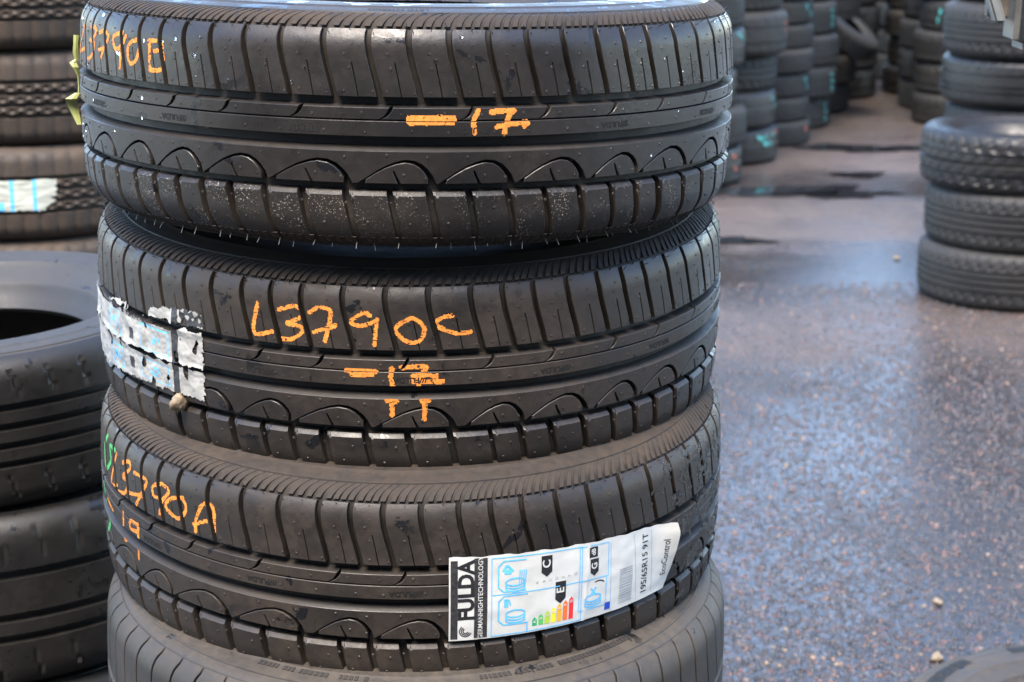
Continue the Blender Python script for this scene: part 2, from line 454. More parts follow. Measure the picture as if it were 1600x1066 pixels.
def w_rib(top_run):
    def f(nu, ns, p): return top_run if ns > .8 and p[1] > -16 and (p[1] > 18 or p[1] < -5) else .45
    return f
TM = [M['tread'], M['groove']]
MESH = {}
for c_ in 'SML':
    L = LEN[c_] * RT
    MESH['up' + c_] = weld(*piece(upper_block(L / 2), w_up), TM, 'tread_block')
    MESH['lo' + c_] = weld(*piece(lower_block(L / 2), w_lo, bev=bev_lo), TM, 'tread_block')
    MESH['r1' + c_] = weld(*piece(rib1_top(L), w_rib(2.2)), TM, 'rib_block')
    MESH['le' + c_] = weld(*piece(rib2_lens(L), w_rib(0)), TM, 'rib_lens')
def ring(fn, wallf):
    cache = {}; parts = []
    for i, c in enumerate(SEQ):
        if c not in cache:
            L = LEN[c] * RT; r = fn(L)
            pts, x0, x1 = r if isinstance(r, tuple) else (r, 0, L)
            cache[c] = piece(pts, wallf, seam=lambda p, a=x0, b=x1: abs(p[0] - a) < 1e-6 or abs(p[0] - b) < 1e-6)
        V, F, m = cache[c]
        parts.append((rotV(V, START[i]), F, m))
    return join(parts)
# the upper rib band is straight; the waved band's units overlap by the arc's tip, so each is cut at its own tip
MESH['rib1'] = weld(*ring(rib1_low, w_rib(0)), TM, 'tread_rib')
def ring2():
    parts = []
    for i, c in enumerate(SEQ):
        L = LEN[c] * RT
        pts, x0, x1 = rib2_top(L)
        nxt = SEQ[(i + 1) % len(SEQ)]; Ln = LEN[nxt] * RT
        end = L - .27 * Ln + (rib2_top(Ln)[1] + .27 * Ln)      # where the next unit's tip begins
        P = []
        for (u, s) in pts:
            if abs(u - x1) < 1e-6: u = end
            P.append((min(u, end - .3) if (abs(u - end) > 1e-6) else end, s))
        V, F, m = piece(P, w_rib(3.8), seam=lambda p, a=x0, b=end: abs(p[0] - a) < 1e-6 or abs(p[0] - b) < 1e-6)
        parts.append((rotV(V, START[i]), F, m))
    return join(parts)
MESH['rib2'] = weld(*ring2(), TM, 'tread_rib')
# hatching on the shoulder wing
def hatching():
    parts = []
    for sgn in (1, -1):
        for i, c in enumerate(SEQ):
            Lb = LEN[c] * RT / 2
            for b in range(2):
                for q in range(4):
                    if sgn > 0: f = g_up; o = 0
                    else: f = lambda s: g_lo(s); o = 0
                    u0 = b * Lb + (q + .62) * Lb / 4.25
                    ss = [90, 94, 98, 101, 104, 107.8]
                    crv = lambda s: np.interp(s, [88, 95, 101, 108], [-7, -4.5, -.5, 6]) if sgn > 0 else np.interp(s, [88, 108], [8, 10])
                    wv = 2.3
                    A = [(u0 + float(crv(s)) - wv, sgn * s) for s in ss]; B = [(u0 + float(crv(s)) + wv, sgn * s) for s in ss]
                    pts = (A[::-1] + B) if sgn > 0 else (A + B[::-1])
                    n = len(ss)
                    V = []; F = []
                    for h, dw in ((.45, 0), (-.4, .35)):
                        for p, k in zip(A, range(n)): V.append(surf(p[0] - dw, p[1], h))
                        for p, k in zip(B, range(n)): V.append(surf(p[0] + dw, p[1], h))
                    V = np.array(V)
                    for k in range(n - 1):
                        F.append((k, n + k, n + k + 1, k + 1)); F.append((2 * n + k, k, k + 1, 2 * n + k + 1)); F.append((n + k, 3 * n + k, 3 * n + k + 1, n + k + 1))
                    F += [(0, 2 * n, 3 * n, n), (n - 1, 2 * n - 1, 4 * n - 1, 3 * n - 1)]
                    parts.append((rotV(V, START[i]), F, [0] * len(F)))
    return join(parts)
MESH['hatch'] = weld(*hatching(), [M['side']], 'shoulder_hatching')
# vent hairs and stubs left by the mould
def hairs(which):
    rng = random.Random(5 if which == 'up' else 6); parts = []
    for i, c in enumerate(SEQ):
        Lb = LEN[c] * RT / 2
        for b in range(2):
            spots = [(b * Lb + 4 + g_up(85), 84), (b * Lb + Lb * .55 + g_up(88), 86.5), (b * Lb + Lb * .9 + g_up(92), 89)] if which == 'up' else [(b * Lb + 6 + 10, -97), (b * Lb + Lb * .55 + 10, -99)]
            for u, s in spots:
                if rng.random() < .12: continue
                l = rng.uniform(3.5, 6.5) if which == 'up' else rng.uniform(5, 9)
                p0 = surf(u, s, -.2); p1 = surf(u + rng.uniform(-2, 2), s + rng.uniform(-1.5, 1.5), l * .85)
                d = p1 - p0; d /= np.linalg.norm(d); a = np.cross(d, (0.3, .2, .9)); a /= np.linalg.norm(a); bb = np.cross(d, a)
                rr = .00042
                V = [p0 + rr * (a * math.cos(t) + bb * math.sin(t)) for t in (0, 2.09, 4.19)] + [p1 + .7 * rr * (a * math.cos(t) + bb * math.sin(t)) for t in (0, 2.09, 4.19)]
                parts.append((rotV(np.array(V), START[i]), [(0, 1, 4, 3), (1, 2, 5, 4), (2, 0, 3, 5), (3, 4, 5)], [0] * 4))
    return join(parts)
MESH['hair_up'] = weld(*hairs('up'), [M['hair']], 'vent_hair'); MESH['hair_lo'] = weld(*hairs('lo'), [M['hair_pale']], 'vent_hair')
def stubs():
    rng = random.Random(9); parts = []
    for i, c in enumerate(SEQ):
        Lu = LEN[c] * RT; Lb = Lu / 2
        sp = []
        for b in range(2):
            o = b * Lb
            sp += [(o + 7, 36), (o + Lb - 6, 35), (o + Lb * .45 - 5, 55), (o + Lb * .6 - 9, 74), (o + Lb * .3 - 4, 66), (o + 9, -56), (o + Lb - 3, -60), (o + Lb * .6 + 4, -74)]
        sp += [(18, 17.5), (Lu * .8, 18), (Lu * .4, 4), (Lu * .85, 3), (Lu * .1, -17), (Lu * .6, -18), (Lu * .3, -33), (Lu * .55, -36)]
        for u, s in sp:
            u += rng.uniform(-1.5, 1.5); s += rng.uniform(-1, 1); r = rng.uniform(.75, 1.15)
            a = [k * math.pi / 3 for k in range(6)]
            V = [surf(u + 1.35 * r * math.cos(t), s + 1.35 * r * math.sin(t), .02) for t in a] + [surf(u + .9 * r * math.cos(t), s + .9 * r * math.sin(t), .6) for t in a] + [surf(u, s, .25)]
            F = [(k, (k + 1) % 6, 6 + (k + 1) % 6, 6 + k) for k in range(6)] + [(6 + k, 6 + (k + 1) % 6, 12) for k in range(6)]
            parts.append((rotV(np.array(V), START[i]), F, [0] * 12))
    return join(parts)
MESH['stub'] = weld(*stubs(), [M['tread']], 'vent_stub')
# lettering
def text_geo(txt, size, bold=0.0):
    cu = bpy.data.curves.new('t', 'FONT'); cu.body = txt; cu.size = size; cu.offset = bold
    cu.align_x = 'CENTER'; cu.align_y = 'CENTER'; cu.resolution_u = 3
    o = bpy.data.objects.new('t', cu); COL.objects.link(o)
    dg = bpy.context.evaluated_depsgraph_get(); me = o.evaluated_get(dg).to_mesh()
    V = np.array([v.co[:2] for v in me.vertices]).reshape(-1, 2); F = [tuple(p.vertices) for p in me.polygons]
    o.evaluated_get(dg).to_mesh_clear(); bpy.data.objects.remove(o); bpy.data.curves.remove(cu)
    return V, F
def rib_words():
    V2, F2 = text_geo('///FULDA', 7.6, .28)
    out = []
    for i in range(0, len(SEQ), 2):
        L = LEN[SEQ[i]] * RT
        out.append((START[i] + L * .15 / RT))
    return weld(surf(-V2[:, 0], 4.6 - V2[:, 1] * .9, np.full(len(V2), .3)), F2, [0] * len(F2), [M['letter_shade_panel']], 'rib_lettering'), out
MESH['words'], WORDS_AT = rib_words()
# carcass
_b = [(s, -float(depth(s))) for s in (-104, -101, -98, -94, -89, -84, -78, -72, -66, -58, -50, -40, -30, -15, 0, 15, 30, 40, 50, 58, 66, 72, 78, 84, 89, 94, 98, 101, 104)]
_in = [(s, -15.) for s in (104, 92, 80, 66, 40, 0, -40, -66, -80, -92, -104)]
MESH['tread'] = lathe(_b + _in, 200, 'tread', [M['groove'], M['liner'], M['side']], [2 if abs(s) > 86 else 0 for s, _ in _b] + [1] * len(_in), closed=True)
def side_rows(sg):
    o = [(104, 0), (106, 0), (108.2, 0), (109, 1.1), (110.5, 1.1), (111.5, 0), (116, 0), (122, -.2), (128, -.2), (129, .5), (130, .5), (131, -.2), (140, 0), (150, 0), (160, .2), (168, .2), (169, 1.0), (171, 1.0), (172, .2), (182, .6), (196, 1.5), (204, 3.5), (206, 3.5), (209, 1), (220, 0), (230, -.5)]
    i = [(230, -8), (222, -12), (205, -11), (190, -9), (165, -8), (140, -8), (120, -10), (104, -15)]
    r = [(sg * s, h) for s, h in o + i]
    return r
for nm, sg in (('side_top', 1), ('side_bot', -1)):
    r = side_rows(sg)
    if sg < 0: r = r[::-1]
    MESH[nm] = lathe(r, 160, 'sidewall', [M['side'], M['liner']], None, closed=True)

def hero(loc, rx, ry, spin, label, group, lowmat=None, detail=True):
    root = bpy.data.objects.new('tyre', None); COL.objects.link(root)
    e = Euler((R_(rx), R_(ry), 0))
    Rm = Matrix.Rotation(R_(rx), 3, 'X') @ Matrix.Rotation(R_(ry), 3, 'Y')
    root.rotation_euler = Rm.to_euler()
    root.location = Vector(loc) - Rm @ Vector((0, 0, HW / 1000))
    tag(root, label, 'tyre', group)
    td = add('tread', MESH['tread'], root); td.rotation_euler.z = spin
    for k in ('side_top', 'side_bot'):
        o = add('sidewall', MESH[k], root)
        if lowmat and k == 'side_top': o.material_slots[0].link = 'OBJECT'; o.material_slots[0].material = M['side_wet']
    for k, nm in (('rib1', 'tread_rib'), ('rib2', 'tread_rib')):
        o = add(nm, MESH[k], td)
        if lowmat: o.material_slots[0].link = 'OBJECT'; o.material_slots[0].material = M['tread_wet']
    for a in WORDS_AT: add('rib_lettering', MESH['words'], td).rotation_euler.z = a
    for k, nm in (('hatch', 'shoulder_hatching'), ('hair_up', 'vent_hair'), ('hair_lo', 'vent_hair'), ('stub', 'vent_stub')):
        tag(add(nm, MESH[k], td), kind='stuff')
    for i, c in enumerate(SEQ):
        for nm, k, offs in (('tread_block', 'up', (0, .5)), ('tread_block', 'lo', (.11, .61)), ('rib_block', 'r1', (0,)), ('rib_lens', 'le', (0,))):
            for q in offs:
                o = add(nm, MESH[k + c], td); o.rotation_euler.z = START[i] + q * LEN[c]
                if lowmat:
                    o.material_slots[0].link = 'OBJECT'; o.material_slots[0].material = lowmat if k == 'lo' else M['tread_wet']
    return root
G1 = 'tyres of the foreground stack'
SP = {1: -.660 - START[0], 2: -.414 - START[6], 3: -.666 - START[7]}
T1 = hero((-.1015, 1.838, 1.2435), -.5, 1.0, SP[1], 'topmost tyre of the sharp foreground stack, orange handwritten code ending in B', G1, M['tread_speck'])
T2 = hero((-.1035, 1.877, 1.0405), 3.4, .5, SP[2], 'second tyre down in the foreground stack, torn white sticker, orange code ending in C', G1)
T3 = hero((-.1025, 1.840, .860), 4.2, .8, SP[3], 'third tyre down in the foreground stack with a large white energy label on its tread', G1)

# ------------------------------------------------------------------ crayon writing
MARKS = {
'T1a': [[(-1222, 71.0), (-1280, 58.0), (-1350, 43.5), (-1200, 49.5)], [(-1128, 70.0), (-1082, 70.5), (-1060, 67.0), (-1102, 60.5), (-1136, 58.0), (-1088, 57.5), (-1088, 50.0), (-1124, 43.0), (-1166, 41.0)], [(-1032, 67.5), (-986, 69.0), (-950, 65.5), (-982, 56.0), (-1012, 45.0)], [(-1034, 51.5), (-968, 55.5)], [(-866, 71.0), (-918, 66.0), (-912, 57.5), (-894, 55.5), (-860, 61.0)], [(-848, 68.0), (-870, 55.5), (-878, 39.5)], [(-786, 66.5), (-822, 63.0), (-836, 54.5), (-820, 45.0), (-790, 50.0), (-778, 63.0), (-786, 66.5)], [(-732, 66.0), (-730, 48.5)], [(-736, 66.5), (-690, 67.0), (-678, 61.0), (-714, 58.0)], [(-678, 60.0), (-672, 50.0), (-682, 43.5), (-726, 42.0), (-728, 45.5)]],
'T1b': [[(52, 12.5), (172, 13.0)], [(234, 21.0), (222, 12.5), (224, 1.5)], [(270, 19.5), (330, 20.5), (316, 15.0), (304, 1.0)], [(284, 7.0), (364, 10.5), (360, 7.0)], [(52, 14.4), (170, 14.8)], [(54, 10.6), (168, 11)]],
'T2a': [[(-392, 66.0), (-402, 39.0), (-344, 42.0)], [(-324, 62.5), (-278, 67.0), (-258, 62.5), (-264, 56.5), (-300, 51.0), (-264, 49.5), (-256, 44.0), (-288, 37.0), (-322, 36.5)], [(-234, 62.5), (-206, 67.5), (-174, 65.0), (-178, 53.0), (-190, 37.5)], [(-222, 45.0), (-158, 52.5)], [(-64, 62.5), (-82, 64.5), (-116, 56.5), (-94, 53.0), (-66, 55.0), (-42, 59.0)], [(-44, 59.0), (-52, 35.0)], [(52, 61.0), (18, 55.0), (8, 49.5), (26, 42.0), (52, 38.5), (76, 41.0), (86, 50.5), (72, 57.5), (52, 61.0)], [(164, 62.0), (136, 60.5), (116, 55.5), (136, 50.5), (174, 46.0), (216, 46.5)]],
'T2b': [[(-130, 12.0), (-46, 12.0)], [(-114, 8.5), (-58, 9.0)], [(-4, 15.0), (-8, 8.0)], [(-6, 4.5), (-2, -1.5)], [(22, 16.0), (88, 16.5), (74, 8.0), (68, -1.5)], [(54, 8.5), (120, 8.0)], [(48, 3.5), (138, 2.5)], [(-6, -13.5), (-4, -28.5)], [(-18, -14.5), (8, -15.0)], [(88, -13.0), (84, -33.0)], [(78, -15.0), (98, -14.5)]],
'T3a': [[(-1058, 67.5), (-1112, 32.0), (-1048, 36.5)], [(-1004, 64.5), (-960, 70.0), (-948, 64.5), (-1002, 51.0), (-968, 49.0), (-986, 36.0), (-1042, 31.0)], [(-922, 63.5), (-848, 63.0), (-878, 46.5), (-908, 33.0)], [(-952, 39.5), (-858, 46.5)], [(-768, 68.0), (-812, 61.0), (-808, 52.5), (-774, 53.0)], [(-768, 68.0), (-734, 64.0), (-766, 50.5), (-778, 36.0)], [(-672, 63.0), (-724, 57.5), (-748, 48.0), (-710, 41.5), (-684, 42.0), (-658, 53.5), (-674, 63.5)], [(-620, 35.0), (-616, 48.0), (-592, 63.0), (-558, 64.5), (-548, 52.0), (-552, 31.5)], [(-628, 41.5), (-576, 48.5)]],
'T3b': [[(-1174, 7.0), (-1106, 3.0)], [(-1004, 14.0), (-1010, -3.0)], [(-912, 12.5), (-952, 11.0), (-950, 3.5), (-904, 6.0), (-902, 13.5), (-902, -3.0)], [(-1004, -14.0), (-990, -14.0)], [(-906, -13.5), (-908, -22.5)]],
'T3g': [[(-1168, 73.5), (-1206, 58.0), (-1182, 39.0), (-1118, 53.0), (-1130, 67.0), (-1072, 69.0)], [(-1236, 16.5), (-1216, 3.0), (-1160, -15.0), (-1206, -31.0)]],
}
def catmull(P, n=10):
    P = np.array(P, float)
    if len(P) < 3: return np.array([P[0] + (P[-1] - P[0]) * t for t in np.linspace(0, 1, 30)])
    Q = np.vstack([2 * P[0] - P[1], P, 2 * P[-1] - P[-2]]); out = []
    for i in range(1, len(Q) - 2):
        a, b, c, d = Q[i - 1:i + 3]
        for t in np.linspace(0, 1, n, endpoint=False):
            out.append(.5 * (2 * b + (c - a) * t + (2 * a - 5 * b + 4 * c - d) * t ** 2 + (3 * b - a - 3 * c + d) * t ** 3))
    return np.array(out + [Q[-2]])
def nz(x, y, f, seed=0):
    from mathutils import noise
    return noise.noise((x * f, y * f, seed * 7.31))
def on_rubber(th, s, tno):
    """is this spot on the top of a rubber piece (not over a groove)?"""
    t = (th - SP[tno]) % (2 * math.pi)
    i = max(k for k in range(len(SEQ)) if START[k] <= t + 1e-9)
    x = (t - START[i]) * RT; L = LEN[SEQ[i]] * RT
    if s > 31.4:
        x = (x - g_up(s)) % (L / 2)
        return GW / 2 + .3 < x < L / 2 - GW / 2 - .3
    if s > 22.3: return False
    if s > 12.3:
        c = np.interp(s, [12.8, 15.5, 19, 22.6], [0, 5, 8, 9.5])
        return not (abs(x - c) < 1.9)
    if s > 11.4: return False
    if s > -.8: return True
    if s > -13.2: return False
    if s > -40: return True
    if s > -47.5: return False
    return True
def crayon(strokes, tno, root, mat, width, seed, name='crayon_writing', thin=1.0):
    """hand strokes laid on the rubber in 0.8 mm cells, broken at the grooves and ragged at the edge"""
    cell = .8; cells = {}
    for si, st in enumerate(strokes):
        P = catmull([(a * RT / 1000, b) for a, b in st], 14)
        hw = width / 2
        for a, b in zip(P[:-1], P[1:]):
            L = np.hypot(*(b - a)); k = max(1, int(L / .5))
            for j in range(k):
                p = a + (b - a) * j / k
                h = hw * (1 + .22 * nz(p[0], p[1], .11, seed + si))
                for ix in range(int((p[0] - h) / cell) - 1, int((p[0] + h) / cell) + 2):
                    for iy in range(int((p[1] - h) / cell) - 1, int((p[1] + h) / cell) + 2):
                        x, y = (ix + .5) * cell, (iy + .5) * cell
                        d = math.hypot(x - p[0], y - p[1]) / h
                        if d < cells.get((ix, iy), 9): cells[(ix, iy)] = d
    V = []; F = []
    for (ix, iy), d in cells.items():
        x, y = (ix + .5) * cell, (iy + .5) * cell
        if d + .28 * nz(x, y, .55, seed) > 1: continue
        if nz(x * .35, y, .95, seed + 5) + .35 * nz(x, y, 1.9, seed + 8) > .58 * thin: continue
        if not on_rubber(x / RT, y, tno): continue
        b = len(V)
        for dx, dy in ((0, 0), (1, 0), (1, 1), (0, 1)):
            V.append(((ix + dx) * cell, (iy + dy) * cell))
        F.append((b, b + 1, b + 2, b + 3))
    A = np.array(V)
    me = weld(surf(A[:, 0], A[:, 1], np.full(len(A), .22)), F, [0] * len(F), [mat], name)
    return add(name, me, root)
crayon([[(a if a > -950 else -950 + (a + 950) * .86, b) for a, b in st] for st in MARKS['T1a']], 1, T1, M['orange'], 3.5, 1, thin=.8)
crayon(MARKS['T1b'], 1, T1, M['orange'], 4.4, 2)
crayon(MARKS['T2a'], 2, T2, M['orange'], 3.7, 3, thin=.85)
crayon(MARKS['T2b'][:2], 2, T2, M['orange'], 4.4, 4, thin=.8)
crayon(MARKS['T2b'][2:7], 2, T2, M['orange'], 4.4, 14, thin=.8)
for k_ in (7, 9): crayon(MARKS['T2b'][k_:k_ + 2], 2, T2, M['orange'], 4.4, 15 + k_, thin=.8)
crayon(MARKS['T3a'], 3, T3, M['orange'], 3.6, 5, thin=.8)
for a_, b_ in ((0, 1), (1, 2), (2, 3), (3, 4), (4, 5)): crayon(MARKS['T3b'][a_:b_], 3, T3, M['orange'], 3.8, 6 + a_ * 3, thin=.7)
for k_ in range(2): tag(crayon(MARKS['T3g'][k_:k_ + 1], 3, T3, M['green'], 4.6, 7 + k_), 'green handwritten mark')

# ------------------------------------------------------------------ the printed label on the third tyre
def lab(a, b, h=0):
    a = np.asarray(a, float); b = np.asarray(b, float)
    ac = np.maximum(a, 0)
    th = .148 + .765 * a
    st = 38.5 - 5 * ac - 8 * ac ** 2; sb = -43. + 0 * ac
    s = sb * (1 - b) + st * b
    wr = np.array([[.35 * nz(x * 9, y * 3.5, 1.3, 2) + .25 * nz(x * 24, y * 9, 1, 4)] for x, y in zip(np.ravel(a), np.ravel(b))]).reshape(np.shape(a))
    curl = np.clip((a - .87) / .1, 0, 1.3) ** 2 * np.clip(b * 1.2 - .05, 0, 1) * 11
    fold = .8 * np.exp(-((a - .535 - .02 * b) / .006) ** 2)
    return surf(th * RT, s, 1.3 + wr + curl + fold + h)
def grid_sheet(na, nb, fn, keep=None):
    A, B = np.meshgrid(np.linspace(0, 1, na), np.linspace(0, 1, nb), indexing='ij')
    V = fn(A.ravel(), B.ravel()); F = []
    for i in range(na - 1):
        for j in range(nb - 1):
            F.append((i * nb + j, (i + 1) * nb + j, (i + 1) * nb + j + 1, i * nb + j + 1))
    return V, F, [0] * len(F)
def lab_edge(a, b, h=0):
    # ragged, rounded right end and a slightly uneven outline
    a2 = a * .985 - np.where(a > .97, .03 * (np.abs(b - .55) * 1.6) ** 3, 0)
    b2 = b + np.where(b > .99, .006 * np.sin(a * 40) + .004 * np.sin(a * 91), 0)
    return lab(a2, b2, h)
label = add('label', weld(*grid_sheet(110, 34, lab_edge), [M['paper']], 'label'), T3)
tag(label, 'white paper label printed with tyre size and energy grades')
def on_label(V2, F, h=.22):
    V2 = np.asarray(V2, float)
    return lab(V2[:, 0], V2[:, 1], h), F, [0] * len(F)
def rect(a0, b0, a1, b1, n=6, m=3):
    V = [(a0 + (a1 - a0) * i / n, b0 + (b1 - b0) * j / m) for i in range(n + 1) for j in range(m + 1)]
    F = [(i * (m + 1) + j, (i + 1) * (m + 1) + j, (i + 1) * (m + 1) + j + 1, i * (m + 1) + j + 1) for i in range(n) for j in range(m)]
    return V, F
AW, BW = 244., 76.            # label size in mm for a-units and b-units
def line(p, q, w=.9):
    (a0, b0), (a1, b1) = p, q
    da, db = (a1 - a0) * AW, (b1 - b0) * BW; L = math.hypot(da, db); n = max(2, int(L / 4))
    ou, ov = -db / L * w / 2 / AW, da / L * w / 2 / BW
    V = []
    for i in range(n + 1):
        t = i / n; V += [(a0 + (a1 - a0) * t + ou, b0 + (b1 - b0) * t + ov), (a0 + (a1 - a0) * t - ou, b0 + (b1 - b0) * t - ov)]
    return V, [(2 * i, 2 * i + 1, 2 * i + 3, 2 * i + 2) for i in range(n)]
def ellipse_ring(a, b, ra, rb, w, n=26, t0=0, t1=2 * math.pi):
    V = []; 
    for i in range(n + 1):
        t = t0 + (t1 - t0) * i / n
        for k in (-.5, .5): V.append((a + (ra + k * w) / AW * math.cos(t), b + (rb + k * w) / BW * math.sin(t)))
    return V, [(2 * i, 2 * i + 1, 2 * i + 3, 2 * i + 2) for i in range(n)]
def words(txt, a, b, size, rot90=True, sx=1.0, bold=0.):
    V, F = text_geo(txt, size, bold)
    if rot90: P = [(a - y / AW, b + x * sx / BW) for x, y in V]
    else: P = [(a + x * sx / AW, b + y / BW) for x, y in V]
    return P, F
def printed(name, parts, mat, h=.22):
    add(name, weld(*join([on_label(v, f, h) for v, f in parts]), [mat], name), label)
# black maker's band with the name reading upwards
printed('black_band', [rect(.006, .02, .032, .96), rect(.093, .02, .142, .98, 6, 12)], M['ink_worn'])
printed('maker_name', [words('FULDA', .066, .60, 19.5, True, .90, .75)], M['ink'])
printed('maker_emblem', [ellipse_ring(.062, .115, 5.5 - k * 1.6, 5.2 - k * 1.5, .9, 18, 2.2 - .1 * k, 5.9) for k in range(3)], M['ink'])
printed('maker_slogan', [words('GERMANHIGHTECHNOLOGY', .117, .5, 6.1, True, .93, .06)], M['paper'], .4)
# blue frames and pictograms
fr = []
for a0, b0, a1, b1 in ((.158, .02, .522, .965), (.512, .52, .645, .955), (.512, .13, .636, .52)):
    fr += [line((a0, b0), (a1, b0)), line((a1, b0), (a1, b1)), line((a1, b1), (a0, b1)), line((a0, b1), (a0, b0))]
for a0, b0, a1, b1 in ((.183, .55, .290, .92), (.185, .14, .297, .50)):
    fr += [line((a0 + .02, b0), (a1, b0), 1.3), line((a0 + .02, b1), (a1, b1), 1.3), line((a0, b0 + .06), (a0, b1 - .06), 1.3), line((a0, b0 + .06), (a0 + .02, b0), 1.3), line((a0, b1 - .06), (a0 + .02, b1), 1.3)]
fr += [line((.158, .525), (.522, .525)), line((.297, .02), (.297, .14), 1.2), line((.661, 0.02), (.655, .95), .5)]
for a, b in ((.248, .66), (.250, .27), (.575, .27)):
    for k in range(3): fr.append(ellipse_ring(a, b - .035 * k, 9, 3.4, 1.5, 24, 0 if k == 0 else math.pi, 2 * math.pi))
    fr += [line((a - .036, b), (a - .036, b - .09), 1.4), line((a + .036, b), (a + .036, b - .09), 1.4)]
fr += [rect(.205, .76, .232, .82), line((.20, .80), (.216, .87), 2.2), line((.216, .87), (.240, .79), 2.2), rect(.205, .36, .222, .46), line((.224, .45), (.231, .38), 1.4), line((.56, .30), (.59, .40), 1.6), line((.59, .30), (.565, .40), 1.6)]
for k in range(4): fr.append(line((.262 + .008 * k, .62 + .02 * (k % 2)), (.266 + .008 * k, .80), .9))
printed('blue_pictograms', fr, M['blue'])
def badge(a, b, da, db):
    return ([(a - da, b + db), (a - da, b - db * .55), (a, b - db), (a + da, b - db * .55), (a + da, b + db)], [(0, 1, 2, 3, 4)])
for b_ in (badge(.372, .80, .022, .13), badge(.431, .44, .022, .14), badge(.578, .67, .019, .11), rect(.553, .80, .592, .935), ellipse_ring(.60, .44, 6, 3, 1.2, 14, .2, 2.4)): printed('black_badge', [b_], M['ink'])
printed('badge_letters', [words('C', .372, .83, 11, True, 1, .25), words('E', .431, .47, 11, True, 1, .25), words('G', .578, .69, 9, True, 1, .2), words('dB', .573, .87, 6.2, True, 1, .15)], M['paper'], .42)
for k, c in enumerate('abcdefg'):
    a = .327 + .0252 * k; top = .145 + .029 * k; b0 = .075 - .001 * k
    V = [(a - .0095, b0), (a + .0095, b0), (a + .0095, top), (a, top + .04), (a - .0095, top)]
    printed('grade_bar', [(V, [(0, 1, 2, 3, 4)])], M['bar_' + c])
printed('bar_letters', [words('ABCDEFG'[k], .327 + .0252 * k, .125 + .029 * k, 4.2, True, 1, .1) for k in range(7)], M['paper'], .42)
printed('grade_scale', [words(ch, .335 + .0265 * k, .615 + .004 * k, 4.0) for k, ch in enumerate('ABCDEFG')], M['greyink'])
printed('flag_patch', [rect(.633, .05, .659, .15)], M['bar_eu'])
rb = random.Random(2); bars = []; x = .04
while x < .52:
    wd = rb.choice((.008, .008, .014, .02)); bars.append(rect(.702, x + .03, .77, x + .03 + wd, 3, 1)); x += wd + rb.choice((.009, .014))
printed('barcode', bars, M['greyink'])
printed('size_text', [words('195/65R15 91T', .838, .50, 10.6, True, .98, .12)], M['ink'])
printed('model_text', [words('EcoControl', .945, .50, 9.2, True, .95, .02)], M['ink'])
printed('rule_lines', [line((.795, .04), (.775, .96), .5), line((.885, .04), (.872, .96), .5)], M['greyink'])

# ------------------------------------------------------------------ torn label on the second tyre
def torn():
    cell = .8
    top = [(-1350, 26), (-1240, 27), (-1100, 26), (-1000, 34), (-942, 33.5), (-890, 24), (-840, 30), (-794, 41), (-698, 46), (-602, 48.5), (-576, 45)]
    bot = [(-1350, -44), (-1326, -45), (-1138, -42), (-892, -36), (-686, -34), (-576, -35)]
    u0, u1 = -1350 * RT / 1000, -574 * RT / 1000
    V = []; F = []; mi = []; idx = {}
    def vert(i, j):
        if (i, j) not in idx:
            x = u0 + i * cell + .4 * nz(i, j, .9, 1); y = -50 + j * cell + .4 * nz(i, j, .9, 2)
            h = 1.1 + 1.2 * nz(x, y, .08, 3) + .3 * nz(x, y, .3, 4)
            g = min(abs(y - 27), abs(y + 7))
            if g < 6: h += (6 - g) * .22
            idx[(i, j)] = len(V); V.append((x, y, max(.35, h)))
        return idx[(i, j)]
    for i in range(int((u1 - u0) / cell)):
        for j in range(int(102 / cell)):
            x = u0 + (i + .5) * cell; y = -50 + (j + .5) * cell; t = x / RT * 1000
            rag = 2.2 * nz(x, y, .25, 9) + 1.4 * nz(x, y, .6, 10)
            if y > np.interp(t, *zip(*top)) + rag or y < np.interp(t, *zip(*bot)) + rag: continue
            if x > u1 - 2 + rag * 1.4: continue
            # tears along the two long grooves and across
            if abs(y - 26.5 - .012 * (t + 1000)) < 2.6 + 4.5 * nz(x, y, .10, 11): continue
            if abs(y + 6.5) < 1.3 + 3.4 * nz(x, y, .11, 12): continue
            if -945 < t < -815 and 24 + 3 * rag < y < 41 and nz(x, y, .2, 14) > -.35: continue
            if nz(x, y, .08, 13) > .47: continue
            m = 0
            if -706 < t < -678: m = 2
            elif t > -678 and y > 32 and nz(x, y, .2, 20) > -.15: m = 2
            else:
                for (c0, c1, d0, d1) in ((-866, -722, -31, -12), (-866, -722, -3, 21), (-1085, -1000, -4, 20), (-1085, -990, -36, -14)):
                    e = 3.2
                    if c0 < t < c1 and d0 < y < d1:
                        if min(t - c0, c1 - t) * RT / 1000 < 1.3 or min(y - d0, d1 - y) < 1.3: m = 1
                        elif ((t - (c0 + c1) / 2) * .317 / 9) ** 2 + ((y - (d0 + d1) / 2) / 5.5) ** 2 < 1 and nz(x, y, .35, 21) > .05: m = 1
                if -935 < t < -908 and (-28 < y < -16 or 0 < y < 12): m = 2
                if -1140 < t < -1115 and -36 < y < 20 and nz(x, y, .3, 30) > -.3: m = 3
            F.append((vert(i, j), vert(i + 1, j), vert(i + 1, j + 1), vert(i, j + 1))); mi.append(m)
    A = np.array(V)
    me = weld(surf(A[:, 0], A[:, 1], A[:, 2]), F, mi, [M['paper_dirty'], M['blue'], M['ink_worn'], M['greyink']], 'torn_sticker')
    tag(add('torn_sticker', me, T2), 'torn and crumpled white and blue paper sticker')
torn()
